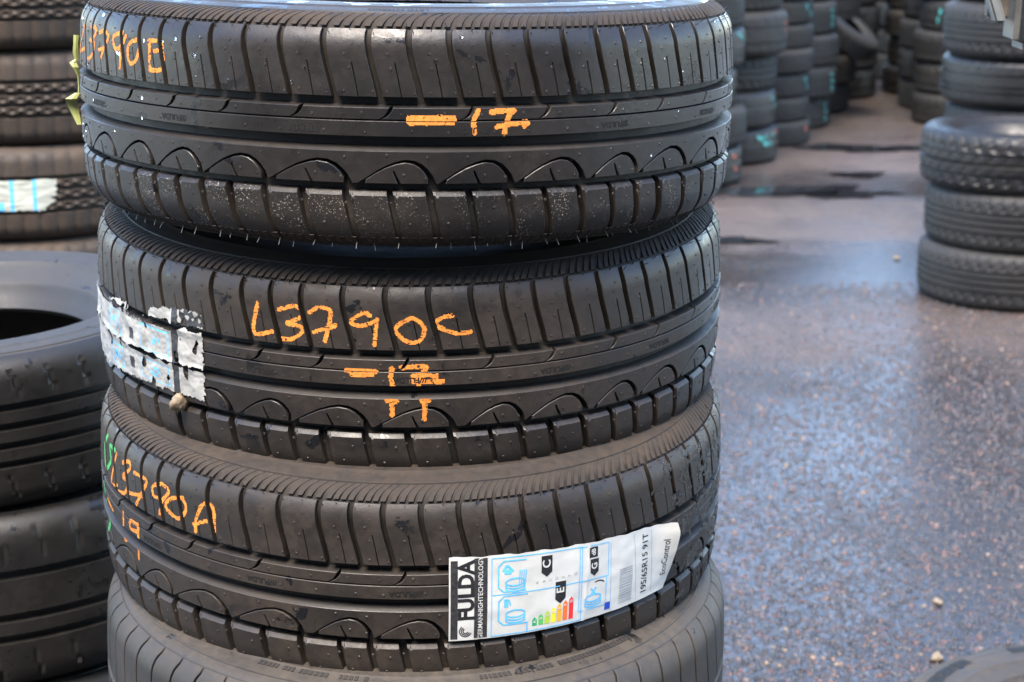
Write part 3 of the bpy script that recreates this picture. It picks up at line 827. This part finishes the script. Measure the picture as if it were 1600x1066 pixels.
# yellow-green plastic tail hanging at the left of the top tyre
def tail():
    parts = []
    def sheet(rows, th):
        V = []; 
        for (s, h0, h1, dt) in rows:
            for q in (0, .5, 1): V.append(surf((th + dt + .004 * math.sin(q * 3)) * RT, s, h0 + (h1 - h0) * q))
        V = np.array(V); n = len(rows)
        F = [(3 * i + k, 3 * i + k + 1, 3 * i + k + 4, 3 * i + k + 3) for i in range(n - 1) for k in range(2)]
        B = rotV(V, .0025)
        return np.concatenate([V, B]), F + [tuple(3 * n + i for i in f[::-1]) for f in F], [0] * (2 * len(F))
    parts.append(sheet([(56, 1, 6, 0), (48, 1.5, 6, .004), (40, 1, 6.5, .0), (33, 1, 5, -.004), (30, 3, 9.5, 0), (26, 1, 7, .006), (18, .5, 2.5, 0), (8, .2, 1.8, 0), (1, .2, 2.5, 0)], -1.36))
    parts.append(sheet([(2, .3, 5, 0), (-3, 3.5, 14, .01), (-5.5, 3, 14, -.004), (-12, 2.5, 11.5, -.012), (-20, 1.5, 8, -.01), (-28, .5, 4.5, .0)], -1.35))
    add('plastic_tail', weld(*join(parts), [M['tape']], 'plastic_tail'), T1)
tail()

# water drops on the left of the top tyre, mud on the right of the third
def drops():
    rng = random.Random(12); parts = []
    for k in range(46):
        th = rng.uniform(-1.28, -.2) if k < 34 else rng.uniform(-.2, 1.2); s = rng.uniform(36, 84) if k % 3 else rng.uniform(-38, 20)
        if not on_rubber(th, s, 1): continue
        r = rng.choice((.8, 1.0, 1.3, 1.9)); n = 10
        V = []; F = []
        for q in range(4):
            ph = q / 4 * math.pi / 2
            for i in range(n):
                a = i / n * 2 * math.pi; V.append(surf(th * RT + r * math.cos(ph) * math.cos(a), s + r * 1.15 * math.cos(ph) * math.sin(a) - .3 * math.cos(ph), r * .7 * math.sin(ph) + .03))
        V.append(surf(th * RT, s - .2, r * .7))
        for q in range(3):
            for i in range(n): F.append((q * n + i, q * n + (i + 1) % n, (q + 1) * n + (i + 1) % n, (q + 1) * n + i))
        for i in range(n): F.append((3 * n + i, 3 * n + (i + 1) % n, 4 * n))
        F.append(tuple(range(n))[::-1])
        parts.append((np.array(V), F, [0] * len(F)))
    tag(add('water_drops', weld(*join(parts), [M['drop']], 'water_drops'), T1), kind='stuff')
drops()
def mud():
    cell = 1.5; V = []; F = []; idx = {}
    def vert(i, j):
        if (i, j) not in idx:
            x, y = i * cell, j * cell
            idx[(i, j)] = len(V); V.append((x + .5 * nz(i, j, .8, 41), y + .5 * nz(i, j, .8, 42), max(.14, .25 + .45 * nz(x, y, .22, 43) + .3 * nz(x, y, .6, 44))))
        return idx[(i, j)]
    for i in range(int(.68 * RT / cell), int(1.42 * RT / cell)):
        for j in range(int(-70 / cell), int(84 / cell)):
            x, y = (i + .5) * cell, (j + .5) * cell; t = x / RT
            lim = np.interp(t, [.68, .85, .95, 1.1, 1.42], [.6, .35, .10, .05, .08])
            if nz(x, y, .045, 45) * .7 + nz(x, y, .16, 46) * .4 < lim: continue
            if not on_rubber(t, y, 3) and nz(x, y, .2, 47) < .1: continue
            if t < .95 and -48 < y < 34: continue
            F.append((vert(i, j), vert(i + 1, j), vert(i + 1, j + 1), vert(i, j + 1)))
    A = np.array(V)
    tag(add('mud', weld(surf(A[:, 0], A[:, 1], A[:, 2]), F, [0] * len(F), [M['mud']], 'mud'), T3), 'black wet mud smeared over the tread', kind='stuff')
mud()

V_, F_ = text_geo('LATO ESTERNO', 8.0, .12)
add('sidewall_lettering', weld(surf(.02 * RT - V_[:, 0], 119 + V_[:, 1] * -1.0, np.full(len(V_), .5)), F_, [0] * len(F_), [M['side']], 'sidewall_lettering'), T1)
# ------------------------------------------------------------------ worn tyres lower in the same stack
NW = 66
def worn_block(sgn):
    Lb = 2 * math.pi * RT / NW
    g = lambda s: np.interp(s, [20, 40, 60, 75, 84, 90], [4, 0, -2, -1.5, 0, 2.5])
    ss = [20, 27, 34, 41, 48, 55, 62, 69, 76, 84, 91, 97]
    L = [(g(s) + 1.25, s) for s in ss]; Rr = [(Lb + g(s) - 1.25, s) for s in ss]
    pts = Rr + L[::-1]
    if sgn < 0: pts = [(u, -s) for u, s in pts][::-1]
    return pts
WM = [M['worn'], M['worn_groove']]
MESH['wb1'] = weld(*piece(worn_block(1), lambda a, b, p: .2, dfun=lambda s: np.interp(np.abs(s), [0, 78, 92, 98], [5, 4.5, 2.2, .6])), WM, 'tread_block')
MESH['wb2'] = weld(*piece(worn_block(-1), lambda a, b, p: .2, dfun=lambda s: np.interp(np.abs(s), [0, 78, 92, 98], [5, 4.5, 2.2, .6])), WM, 'tread_block')
def flat_rib(s0, s1):
    return lathe([(s0 - .6, -5), (s0, -.5), (s0 + .5, 0), ((s0 + s1) / 2, 0), (s1 - .5, 0), (s1, -.5), (s1 + .6, -5)], 200, 'tread_rib', [M['worn']])
MESH['wr'] = [flat_rib(-12, 12), flat_rib(-12, 12)]
MESH['wtread'] = lathe([(s, -float(np.interp(abs(s), [0, 78, 92, 97.5, 104], [5, 4.5, 2.2, .1, 0]))) for s, _ in _b] + _in, 180, 'tread', [M['worn_groove'], M['liner'], M['worn']], [2 if abs(s) > 95 else 0 for s, _ in _b] + [1] * len(_in), closed=True)
def dashes():
    rng = random.Random(4); parts = []
    for run0, run1 in ((.15, .75), (1.0, 1.3), (-.6, -.2), (2, 2.6), (3.4, 4.1)):
        u = run0 * RT
        while u < run1 * RT:
            wd = rng.uniform(2.5, 4.5)
            if rng.random() < .85:
                V = [surf(u + a * wd, 121 + b * 6, h) for h in (-.3, .55) for a, b in ((0, 0), (1, 0), (1, 1), (0, 1))]
                parts.append((np.array(V), [(4, 5, 6, 7), (0, 1, 5, 4), (1, 2, 6, 5), (2, 3, 7, 6), (3, 0, 4, 7)], [0] * 5))
            u += wd + 1.6
    return join(parts)
MESH['wside'] = {}
for k, sg in (('top', 1), ('bot', -1)):
    me = MESH['side_' + k].copy(); me.materials.clear(); me.materials.append(M['worn']); MESH['wside'][k] = me
MESH['dash'] = weld(*dashes(), [M['worn_groove']], 'sidewall_marks')
def worn(loc, rx, ry, spin, label):
    root = bpy.data.objects.new('tyre', None); COL.objects.link(root)
    Rm = Matrix.Rotation(R_(rx), 3, 'X') @ Matrix.Rotation(R_(ry), 3, 'Y')
    root.rotation_euler = Rm.to_euler(); root.location = Vector(loc) - Rm @ Vector((0, 0, HW / 1000))
    tag(root, label, 'tyre', G1)
    td = add('tread', MESH['wtread'], root); td.rotation_euler.z = spin
    for k in ('top', 'bot'): add('sidewall', MESH['wside'][k], root)
    add('tread_rib', MESH['wr'][0], td)
    tag(add('sidewall_marks', MESH['dash'], td), kind='stuff')
    for i in range(NW):
        for k in ('wb1', 'wb2'):
            o = add('tread_block', MESH[k], td); o.rotation_euler.z = i * 2 * math.pi / NW
    return root
worn((-.098, 1.80, .674), 3.0, .8, .1, 'worn grey dusty tyre fourth down in the foreground stack, cut off by the picture edge')
worn((-.10, 1.84, .487), 1.5, .4, .9, 'fifth tyre down in the foreground stack, hidden below the picture edge')
worn((-.11, 1.845, .295), .5, 0, 1.7, 'sixth tyre down in the foreground stack, hidden below the picture edge')
worn((-.10, 1.845, .102), 0, 0, 2.3, 'bottom tyre of the foreground stack on the ground, hidden below the picture edge')

# ------------------------------------------------------------------ tyres of the stacks around
def bg_tyre_meshes(key, Rr, Wd, style, mat, nseg=200, smat=None, collapse=0):
    """tread and two sidewalls of a plain road tyre; radius and width in metres"""
    k = Wd * 1000 / 204; kr = .92 if Rr < .3 else 1.0
    def P(th, s, h):
        a = np.abs(s); sg = np.where(s < 0, -1., 1.)
        z = np.interp(a, PS, PZ) * k; r = Rr * 1000 - (RT - np.interp(a, PS, PR)) * kr; p = np.interp(a, PS, PP)
        z = z - collapse * 34 * np.clip((a - 150) / 75, 0, 1.1) ** 1.5 * (sg > 0)
        rr = r + h * np.cos(p); zz = sg * (z + h * np.sin(p))
        return np.stack([rr * np.sin(th), -rr * np.cos(th), zz + HW * k], -1) / 1000
    rows = sorted(set([-104, -100, -96, -92, -88, -84, -80, -76, -72, -68, -64, -60, -56, -52, 104, 100, 96, 92, 88, 84, 80, 76, 72, 68, 64, 60, 56, 52] + [x for c in (-36, -12, 12, 36) for x in (c - 5.2, c - 4.4, c + 4.4, c + 5.2)] + [-30, -24, -18, -6, 0, 6, 18, 24, 30, -46, 46]))
    rows = np.array(rows, float); m = len(rows)
    th = np.arange(nseg) / nseg * 2 * math.pi
    TH, SS = np.meshgrid(th, rows, indexing='ij')
    h = np.zeros_like(TH)
    circ = {0: (-36, -12, 12, 36), 1: (-36, 0, 36), 2: (-36, -12, 12, 36), 3: (-36, 36), 4: (-36, -12, 12, 36), 5: (-36, -12, 36)}[style]
    for c in circ: h[np.abs(SS - c) < 4.8] = -9
    idx = np.arange(nseg)[:, None]
    def lat(per, wid, skew, cond, dep):
        kx = (idx + np.round(SS * skew)) % per
        mk = (kx < wid) & cond
        h[mk] = np.minimum(h[mk], -dep)
    if style == 0: lat(5, 1, .04, np.abs(SS) > 42, 5); lat(8, 1, .12, (np.abs(SS) < 30) & (np.abs(SS) > 16), 2.5)
    if style == 1: lat(6, 2, .05, np.abs(SS) > 42, 5.5); lat(6, 1, -.14, np.abs(SS) < 32, 4)
    if style == 2: lat(4, 1, .0, np.abs(SS) > 40, 4); lat(4, 2, .25, np.abs(SS) < 34, 4.5)
    if style == 3: lat(7, 1, .03, np.abs(SS) > 42, 4); lat(10, 1, .2, np.abs(SS) < 30, 3)
    if style == 4: lat(11, 1, .06, (np.abs(SS) > 46) & (np.abs(SS) < 84), 3); lat(22, 1, .25, (np.abs(SS) < 30) & (np.abs(SS) > 22), 1.5)
    if style == 5: lat(10, 1, .05, (np.abs(SS) > 46) & (np.abs(SS) < 86), 2.5); lat(20, 1, .3, np.abs(SS) < 32, 1.2)
    fade = np.interp(np.abs(SS), [0, 84, 100], [1, 1, 0]); h = h * fade
    Vo = P(TH.ravel(), SS.ravel(), h.ravel())
    ins = np.array([104, 80, 50, 0, -50, -80, -104.]); mi_ = len(ins)
    TI, SI = np.meshgrid(th, ins, indexing='ij'); Vi = P(TI.ravel(), SI.ravel(), np.full(TI.size, -15.))
    F = []; mi = []
    for i in range(nseg):
        j = (i + 1) % nseg
        for q in range(m - 1): F.append((i * m + q, j * m + q, j * m + q + 1, i * m + q + 1)); mi.append(0)
        o = nseg * m
        for q in range(mi_ - 1): F.append((o + i * mi_ + q, o + j * mi_ + q, o + j * mi_ + q + 1, o + i * mi_ + q + 1)); mi.append(1)
    out = {'tread': mesh('tread', np.concatenate([Vo, Vi]), F, [mat, M['liner']], mi, angle=28)}
    for nm, sg in (('a', 1), ('b', -1)):
        rr = side_rows(sg)
        if sg < 0: rr = rr[::-1]
        rr = np.array(rr); mm = len(rr); ns = 96; t2 = np.arange(ns) / ns * 2 * math.pi
        T2_, I2 = np.meshgrid(t2, np.arange(mm), indexing='ij')
        V = P(T2_.ravel(), rr[I2.ravel(), 0], rr[I2.ravel(), 1])
        F = [(i * mm + q, ((i + 1) % ns) * mm + q, ((i + 1) % ns) * mm + (q + 1) % mm, i * mm + (q + 1) % mm) for i in range(ns) for q in range(mm)]
        out[nm] = mesh('sidewall', V, F, [smat or mat], None, angle=40)
    out['H'] = 2 * HW * k / 1000; out['R'] = Rr; out['P'] = P
    return out
BT = {
 'grey': bg_tyre_meshes('grey', .317, .180, 0, M['old']),
 'block': bg_tyre_meshes('block', .312, .176, 1, M['old'], 216),
 'brown': bg_tyre_meshes('brown', .318, .187, 2, M['old_brown'], 240),
 'brown_wide': bg_tyre_meshes('brown_wide', .322, .228, 2, M['old_brown'], 240),
 'black_wide': bg_tyre_meshes('black_wide', .32, .198, 1, M['wet_black'], 240, collapse=1),
 'block_wide': bg_tyre_meshes('block_wide', .32, .198, 0, M['old_dark'], 240),
 'black_open': bg_tyre_meshes('black_open', .317, .200, 4, M['wet_black'], 484, smat=M['rim_grey'], collapse=1),
 'worn': bg_tyre_meshes('worn', .317, .205, 0, M['worn']),
 'thin': bg_tyre_meshes('thin', .286, .128, 0, M['old']),
 'wide': bg_tyre_meshes('wide', .345, .215, 3, M['old']),
 'black': bg_tyre_meshes('black', .317, .184, 5, M['wet_black'], 420),
 'black_rib': bg_tyre_meshes('black_rib', .317, .236, 5, M['wet_black'], 420),
}
ORD = ['bottom', 'second', 'third', 'fourth', 'fifth', 'sixth', 'seventh', 'eighth']
def place(kind, loc, label, group, rot=(0, 0, 0)):
    b = BT[kind]
    root = bpy.data.objects.new('tyre', None); COL.objects.link(root)
    root.location = loc; root.rotation_euler = rot
    tag(root, label, 'tyre', group)
    add('tread', b['tread'], root); add('sidewall', b['a'], root); add('sidewall', b['b'], root)
    return root
def chalk(root, kind, strokes, mat, width=9):
    """short broad crayon strokes on a tyre of the stacks around: (theta, s) polylines"""
    P = BT[kind]['P']; V = []; F = []
    for st in strokes:
        Q = catmull([(a * 317, b) for a, b in st], 8); hw = width / 2
        for i in range(len(Q)):
            d = Q[min(i + 1, len(Q) - 1)] - Q[max(i - 1, 0)]; d = d / max(1e-6, np.hypot(*d)); nrm = np.array([-d[1], d[0]]) * hw * (1 + .3 * nz(Q[i][0], Q[i][1], .2, 3))
            for q in (Q[i] + nrm, Q[i] - nrm): V.append(P(np.array(q[0] / 317), np.array(q[1]), np.array(.6)))
            if i: b = len(V) - 4; F.append((b, b + 1, b + 3, b + 2))
    add('crayon_writing', mesh('crayon_writing', V, F, [mat]), root)
def stack(x, y, kinds, desc, group, jit=.012, seed=0, leans=None):
    rng = random.Random(seed); z = 0; out = []
    n = len(kinds)
    for i, k in enumerate(kinds):
        which = 'bottom tyre' if i == 0 else ('top tyre' if i == n - 1 else ORD[i] + ' tyre from the ground')
        rx, ry = (leans[i] if leans and i in leans else (0, 0))
        o = place(k, (x + rng.uniform(-jit, jit), y + rng.uniform(-jit, jit), z), ('%s %s' % (which, desc)) if desc else None, group, (rx, ry, rng.random() * 6.28))
        # lean expressed in world axes
        if rx or ry: o.rotation_euler = (Matrix.Rotation(rx, 3, 'X') @ Matrix.Rotation(ry, 3, 'Y') @ Matrix.Rotation(rng.random() * 6.28, 3, 'Z')).to_euler()
        out.append(o); z += BT[k]['H'] * .992
    return out
def face(o):   # tyre turned so that theta = 0 looks at the camera's side
    o.rotation_euler.z = 0
# near left stack with its open top
L = stack(-.725, 2.40, ['black_rib', 'black_rib', 'black_rib', 'black_open'], 'in the dark wet stack at lower left', 'tyres of the near left stack', seed=1)
for o, rx, ry in ((L[2], .5, -1.2), (L[3], .8, -2.0)): o.rotation_euler = (R_(rx), R_(ry), .4)
# brown stack behind it
K = stack(-1.015, 3.87, ['brown'] * 8, 'in the brown blurred stack at upper left', 'tyres of the far left stack', seed=2)
# right: stacks along the aisle, from near to far
J = stack(1.75, 6.33, ['block_wide', 'block_wide', 'black_wide'], 'in the short stack at right with its top open', 'tyres of the short right stack', .02, 3)
Hs = stack(1.97, 7.10, ['block_wide', 'black', 'block_wide', 'black', 'block_wide', 'black', 'grey'], 'in the tall stack behind the short right stack', 'tyres of the tall right stack', .02, 4)
Z = stack(.76, 8.71, ['black', 'grey', 'black', 'black', 'grey', 'black'], 'in the first aisle stack beside the foreground stack', 'tyres of the first aisle stack', .03, 5)
A = stack(1.02, 9.38, ['black', 'black', 'block', 'wide', 'grey', 'grey'], 'in the aisle stack with an extra wide tyre', 'tyres of the second aisle stack', .02, 6)
B = stack(1.33, 10.02, ['thin'] * 8, 'in the aisle stack of thin narrow tyres', 'tyres of the narrow-tyre stack', .02, 7)
C = stack(1.52, 10.64, ['block', 'grey', 'block', 'grey', 'block', 'grey'], 'in the aisle stack with green marks', 'tyres of the green-marked stack', .02, 8)
D = stack(1.74, 11.33, ['block', 'grey', 'black', 'wide', 'grey', 'grey'], 'in the dark stack at the aisle corner', 'tyres of the dark corner stack', .03, 9)
D2 = stack(2.03, 12.05, ['black', 'wide', 'black', 'black', 'grey', 'grey'], 'in the black stack closing the aisle', 'tyres of the black aisle-end stack', .03, 10)
G = stack(2.64, 10.76, ['grey', 'block', 'grey', 'block', 'grey', 'block'], 'in the right aisle stack with a green mark', 'tyres of the right aisle stack', .02, 11)
G2 = stack(2.70, 11.45, ['grey', 'black', 'grey', 'black', 'block'], 'in the stack behind the right aisle stack', 'tyres of the half hidden stack', .02, 12)
Fs = stack(2.75, 12.18, ['black', 'black', 'grey', 'block', 'grey', 'grey'], 'in the far stickered stack', 'tyres of the stickered far stack', .02, 13)
for i, (x, nm) in enumerate(((1.35, 'leftmost'), (2.05, 'second from left'), (2.75, 'third from left'), (3.45, 'rightmost'))):
    stack(x, 13.1 + .1 * (i % 2), ['grey', 'block', 'black', 'grey', 'wide', 'grey'], 'in the farthest row, %s stack' % nm, 'tyres of the farthest row', .03, 20 + i)
# a tyre slumped askew on the green-marked stack
def zig(t, s): return [[(t, s), (t + .05, s - 22)], [(t + .10, s - 4), (t + .04, s - 20), (t + .14, s - 24)], [(t + .2, s), (t + .2, s - 26)]]
o = Hs[4]; face(o)
chalk(o, 'block_wide', [[(-.12, 58), (-.10, 44)], [(.02, 58), (.03, 42)], [(.14, 58), (.16, 44)], [(-.08, 22), (-.06, -4)], [(-.02, 22), (.02, 0)], [(.08, 20), (.05, -6)], [(.30, 26), (.38, 18)], [(.48, 24), (.56, 20)], [(-.06, -22), (.06, -30)]], M['teal'], 10)
o = A[0]; face(o); chalk(o, 'black', zig(.62, 64) + zig(.75, 30) + [[(1.0, 62), (1.05, 50)]], M['teal'], 11); chalk(o, 'black', [[(1.12, 70), (1.2, 66)]], M['red'], 12)
o = A[1]; face(o); chalk(o, 'black', [[(1.1, 74), (1.14, 40)], [(1.2, 30), (1.22, 5)]], M['teal'], 11)
o = A[3]; face(o); chalk(o, 'wide', [[(1.12, 50), (1.2, 40)], [(1.16, 20), (1.2, 5)]], M['red'], 12)
o = Z[0]; face(o); chalk(o, 'black', [[(.95, 60), (1.05, 40)], [(1.0, 0), (1.08, -30)]], M['red'], 16)
o = Z[3]; face(o); chalk(o, 'black', [[(1.0, 76), (1.1, 55)], [(1.15, 60), (1.2, 30)]], M['teal'], 12)
for o, k in ((C[0], 'block'), (C[1], 'grey'), (C[3], 'grey')):
    face(o); chalk(o, k, [[(.98, 60), (1.0, 40)], [(1.0, 20), (1.02, -5)], [(1.0, -25), (1.03, -55)]], M['teal'], 14)
o = B[2]; face(o); chalk(o, 'thin', [[(1.0, 66), (1.05, 20)], [(1.1, 0), (1.12, -40)]], M['teal'], 12)
o = B[5]; face(o); chalk(o, 'thin', [[(.9, 66), (.95, 20)], [(1.1, 0), (1.12, -40)]], M['teal'], 12)
o = B[0]; face(o); chalk(o, 'thin', [[(1.0, 60), (1.02, 10)]], M['red'], 14)
o = G[3]; face(o); chalk(o, 'block', [[(-.9, 50), (-.92, 10)], [(-.95, -10), (-.96, -40)]], M['teal'], 14)
# a slack tyre leaning on the stacks of the aisle
place('thin', (2.02, 16.35, .66), 'slumped tyre lying askew across the green-marked aisle stack', None, (R_(12), R_(38), 0)).location = (1.86, 10.98, .50)
# stickers on far tyres
def sticker(root, kind, t0, t1, s0, s1, mats, cutoff=True):
    P = BT[kind]['P']; n, m = 40, 24; V = []; F = []; mi = []
    for i in range(n + 1):
        for j in range(m + 1):
            a, b = i / n, j / m
            V.append(P(np.array(t0 + (t1 - t0) * a), np.array(s0 + (s1 - s0) * b + 3 * nz(a * 9, b * 5, 1, 5)), np.array(1.5 + 1.5 * nz(a * 7, b * 7, 1, 6))))
    for i in range(n):
        for j in range(m):
            a, b = (i + .5) / n, (j + .5) / m; rg = .05 * nz(a * 12, b * 12, 1, 8)
            if cutoff and (b > .55 + 1.6 * a + rg or a > .99 - .16 * max(0, .5 - b) * 2 + rg or b < .04 + rg): continue
            F.append((i * (m + 1) + j, (i + 1) * (m + 1) + j, (i + 1) * (m + 1) + j + 1, i * (m + 1) + j + 1))
            mi.append(1 if len(mats) > 1 and (abs(a - .45) < .035 or abs(a - .72) < .03 or (a < .35 and b < .3) ) else 0)
    add('sticker', mesh('sticker', V, F, mats, mi), root)
o = K[4]; face(o); sticker(o, 'brown', -.07, .42, -34, 34, [M['paper_old'], M['blue']])
o = Fs[2]; face(o); sticker(o, 'grey', -.75, -.55, -30, 20, [M['paper']], False)
# lone tyre at the lower right corner
Q2 = place('worn', (.90, 2.58, 0), 'grey tyre at the bottom right corner with dark panels on its sidewall', None)
def panels(root, kind):
    P = BT[kind]['P']; V = []; F = []
    for k in range(40):
        for r in range(2):
            t0 = k / 40 * 2 * math.pi + .012; t1 = (k + 1) / 40 * 2 * math.pi - .006
            if k % 8 in (6, 7): continue
            s0, s1 = (121 + r * 12, 132 + r * 12)
            b = len(V)
            for i in range(4):
                t = t0 + (t1 - t0) * i / 3
                for s in (s0, s1): V.append(P(np.array(t), np.array(s), np.array(.9)))
            F += [(b + 2 * i, b + 2 * i + 2, b + 2 * i + 3, b + 2 * i + 1) for i in range(3)]
    tag(add('sidewall_panels', mesh('sidewall_panels', V, F, [M['letter_shade_panel']]), root), kind='stuff')
panels(Q2, 'worn')
# ------------------------------------------------------------------ unseen building added behind the camera to shade the tyre fronts
def shade_building():
    root = bpy.data.objects.new('shade_building', None); COL.objects.link(root); root.location = (0, -4.5, 0)
    tag(root, 'added grey corrugated building behind the camera, unseen, shades the tyre fronts', 'shade_building')
    n = 480; V = []; F = []
    for i in range(n + 1):
        x = -16 + 32 * i / n; y = (0, .03, .03, 0)[i % 4]
        V += [(x, y, .4), (x, y, 6.4)]
        if i: b = 2 * i - 2; F.append((b, b + 2, b + 3, b + 1))
    add('wall', mesh('wall', V, F, [M['cladding']], smooth=False), root)
    boxm('plinth', -16, 16, -.12, .08, 0, .4, M['concrete'], root, .01)
    boxm('roof_edge', -16.1, 16.1, -.3, .12, 6.4, 6.7, M['cladding'], root, .01)
    d = boxm('door', 3, 7, .031, .09, .4, 4.4, M['concrete'], root, .01)
    for k in range(8): boxm('door_slat', 3.05, 6.95, .091, .11, .45 + .49 * k, .90 + .49 * k, M['cladding'], d, .008)
# ------------------------------------------------------------------ small stones
def pebble(name, loc, r, mat, label, cat, seed, flat=.7):
    rng = random.Random(seed); bm = bmesh.new(); bmesh.ops.create_icosphere(bm, subdivisions=3, radius=1)
    for v in bm.verts:
        k = 1 + .5 * nz(v.co.x + seed, v.co.y + v.co.z, 1.2, seed) + .2 * nz(v.co.x * 3, v.co.y * 3 + v.co.z * 2, 1.5, seed + 1)
        v.co = Vector((v.co.x * 1.15, v.co.y * .85, v.co.z * flat)) * r * k
    me = bpy.data.meshes.new(name); bm.to_mesh(me); bm.free(); me.shade_smooth(); me.materials.append(mat)
    o = add(name, me); o.location = loc; o.rotation_euler.z = rng.random() * 6
    tag(o, label, cat)
    return o
pebble('pebble', (.80, 3.24, .010), .013, M['stone'], 'pale yellow pebble on wet gravel near the bottom right corner', 'stone', 1)
pebble('pebble', (.866, 3.52, .007), .009, M['stone'], 'small yellowish pebble on the gravel, above the larger pale one', 'stone', 2)
pebble('fallen_leaf', (1.46, 6.90, .008), .014, M['leaf'], 'yellow leaf on the wet ground left of the short right stack', 'leaf', 3, .25)
Rm2 = T2.matrix_basis
p = surf(-.68 * RT, -42, 5.0)
pebble('pebble', Rm2 @ Vector(p), .0090, M['stone'], 'beige pebble stuck under the torn sticker of the second tyre', 'stone', 4, .9)
# ------------------------------------------------------------------ steel arm hanging at the upper right
def boxm(name, x0, x1, y0, y1, z0, z1, mat, parent, bev=.004, shear=0.0):
    bm = bmesh.new(); bmesh.ops.create_cube(bm, size=1)
    for v in bm.verts:
        z = z0 + (z1 - z0) * (v.co.z + .5)
        v.co = Vector((x0 + (x1 - x0) * (v.co.x + .5) + shear * (z - z0), y0 + (y1 - y0) * (v.co.y + .5), z))
    bmesh.ops.bevel(bm, geom=list(bm.edges), offset=bev, segments=3, affect='EDGES')
    me = bpy.data.meshes.new(name); bm.to_mesh(me); bm.free(); me.shade_smooth(); me.set_sharp_from_angle(angle=R_(40)); me.materials.append(mat)
    return add(name, me, parent)
def steel_arm():
    root = bpy.data.objects.new('steel_rack', None); COL.objects.link(root); root.location = (1.25 - .069, 3.35 - 1.1, 0)
    tag(root, 'weathered steel rack arm hanging into the upper right corner', 'steel rack')
    ox, oy = -1.25, -3.35
    boxm('post', 1.20 + ox, 1.30 + ox, 3.30 + oy, 3.40 + oy, 0, 2.1, M['steel'], root, .006)
    boxm('rail', .55 + ox, 1.20 + ox, 3.31 + oy, 3.39 + oy, 1.92, 2.02, M['steel'], root, .006)
    a = boxm('channel', .652 + ox, .735 + ox, 3.27 + oy, 3.34 + oy, 1.252, 1.92, M['steel'], root, .012, .03)
    boxm('web_plate', .630 + ox, .66 + ox, 3.315 + oy, 3.335 + oy, 1.285, 1.92, M['steel_dark'], root, .003, .0)
    boxm('strap', .632 + ox, .646 + ox, 3.285 + oy, 3.305 + oy, 1.282, 1.92, M['steel_pale'], root, .003, -.35)
    for x, z in ((.683, 1.270), (.690, 1.292), (.70, 1.34)):
        bm = bmesh.new(); bmesh.ops.create_uvsphere(bm, u_segments=12, v_segments=8, radius=.0035)
        for v in bm.verts: v.co += Vector((x + ox, 3.269 + oy, z))
        me = bpy.data.meshes.new('rivet'); bm.to_mesh(me); bm.free(); me.shade_smooth(); me.materials.append(M['steel_pale']); add('rivet', me, a)
steel_arm()

shade_building()
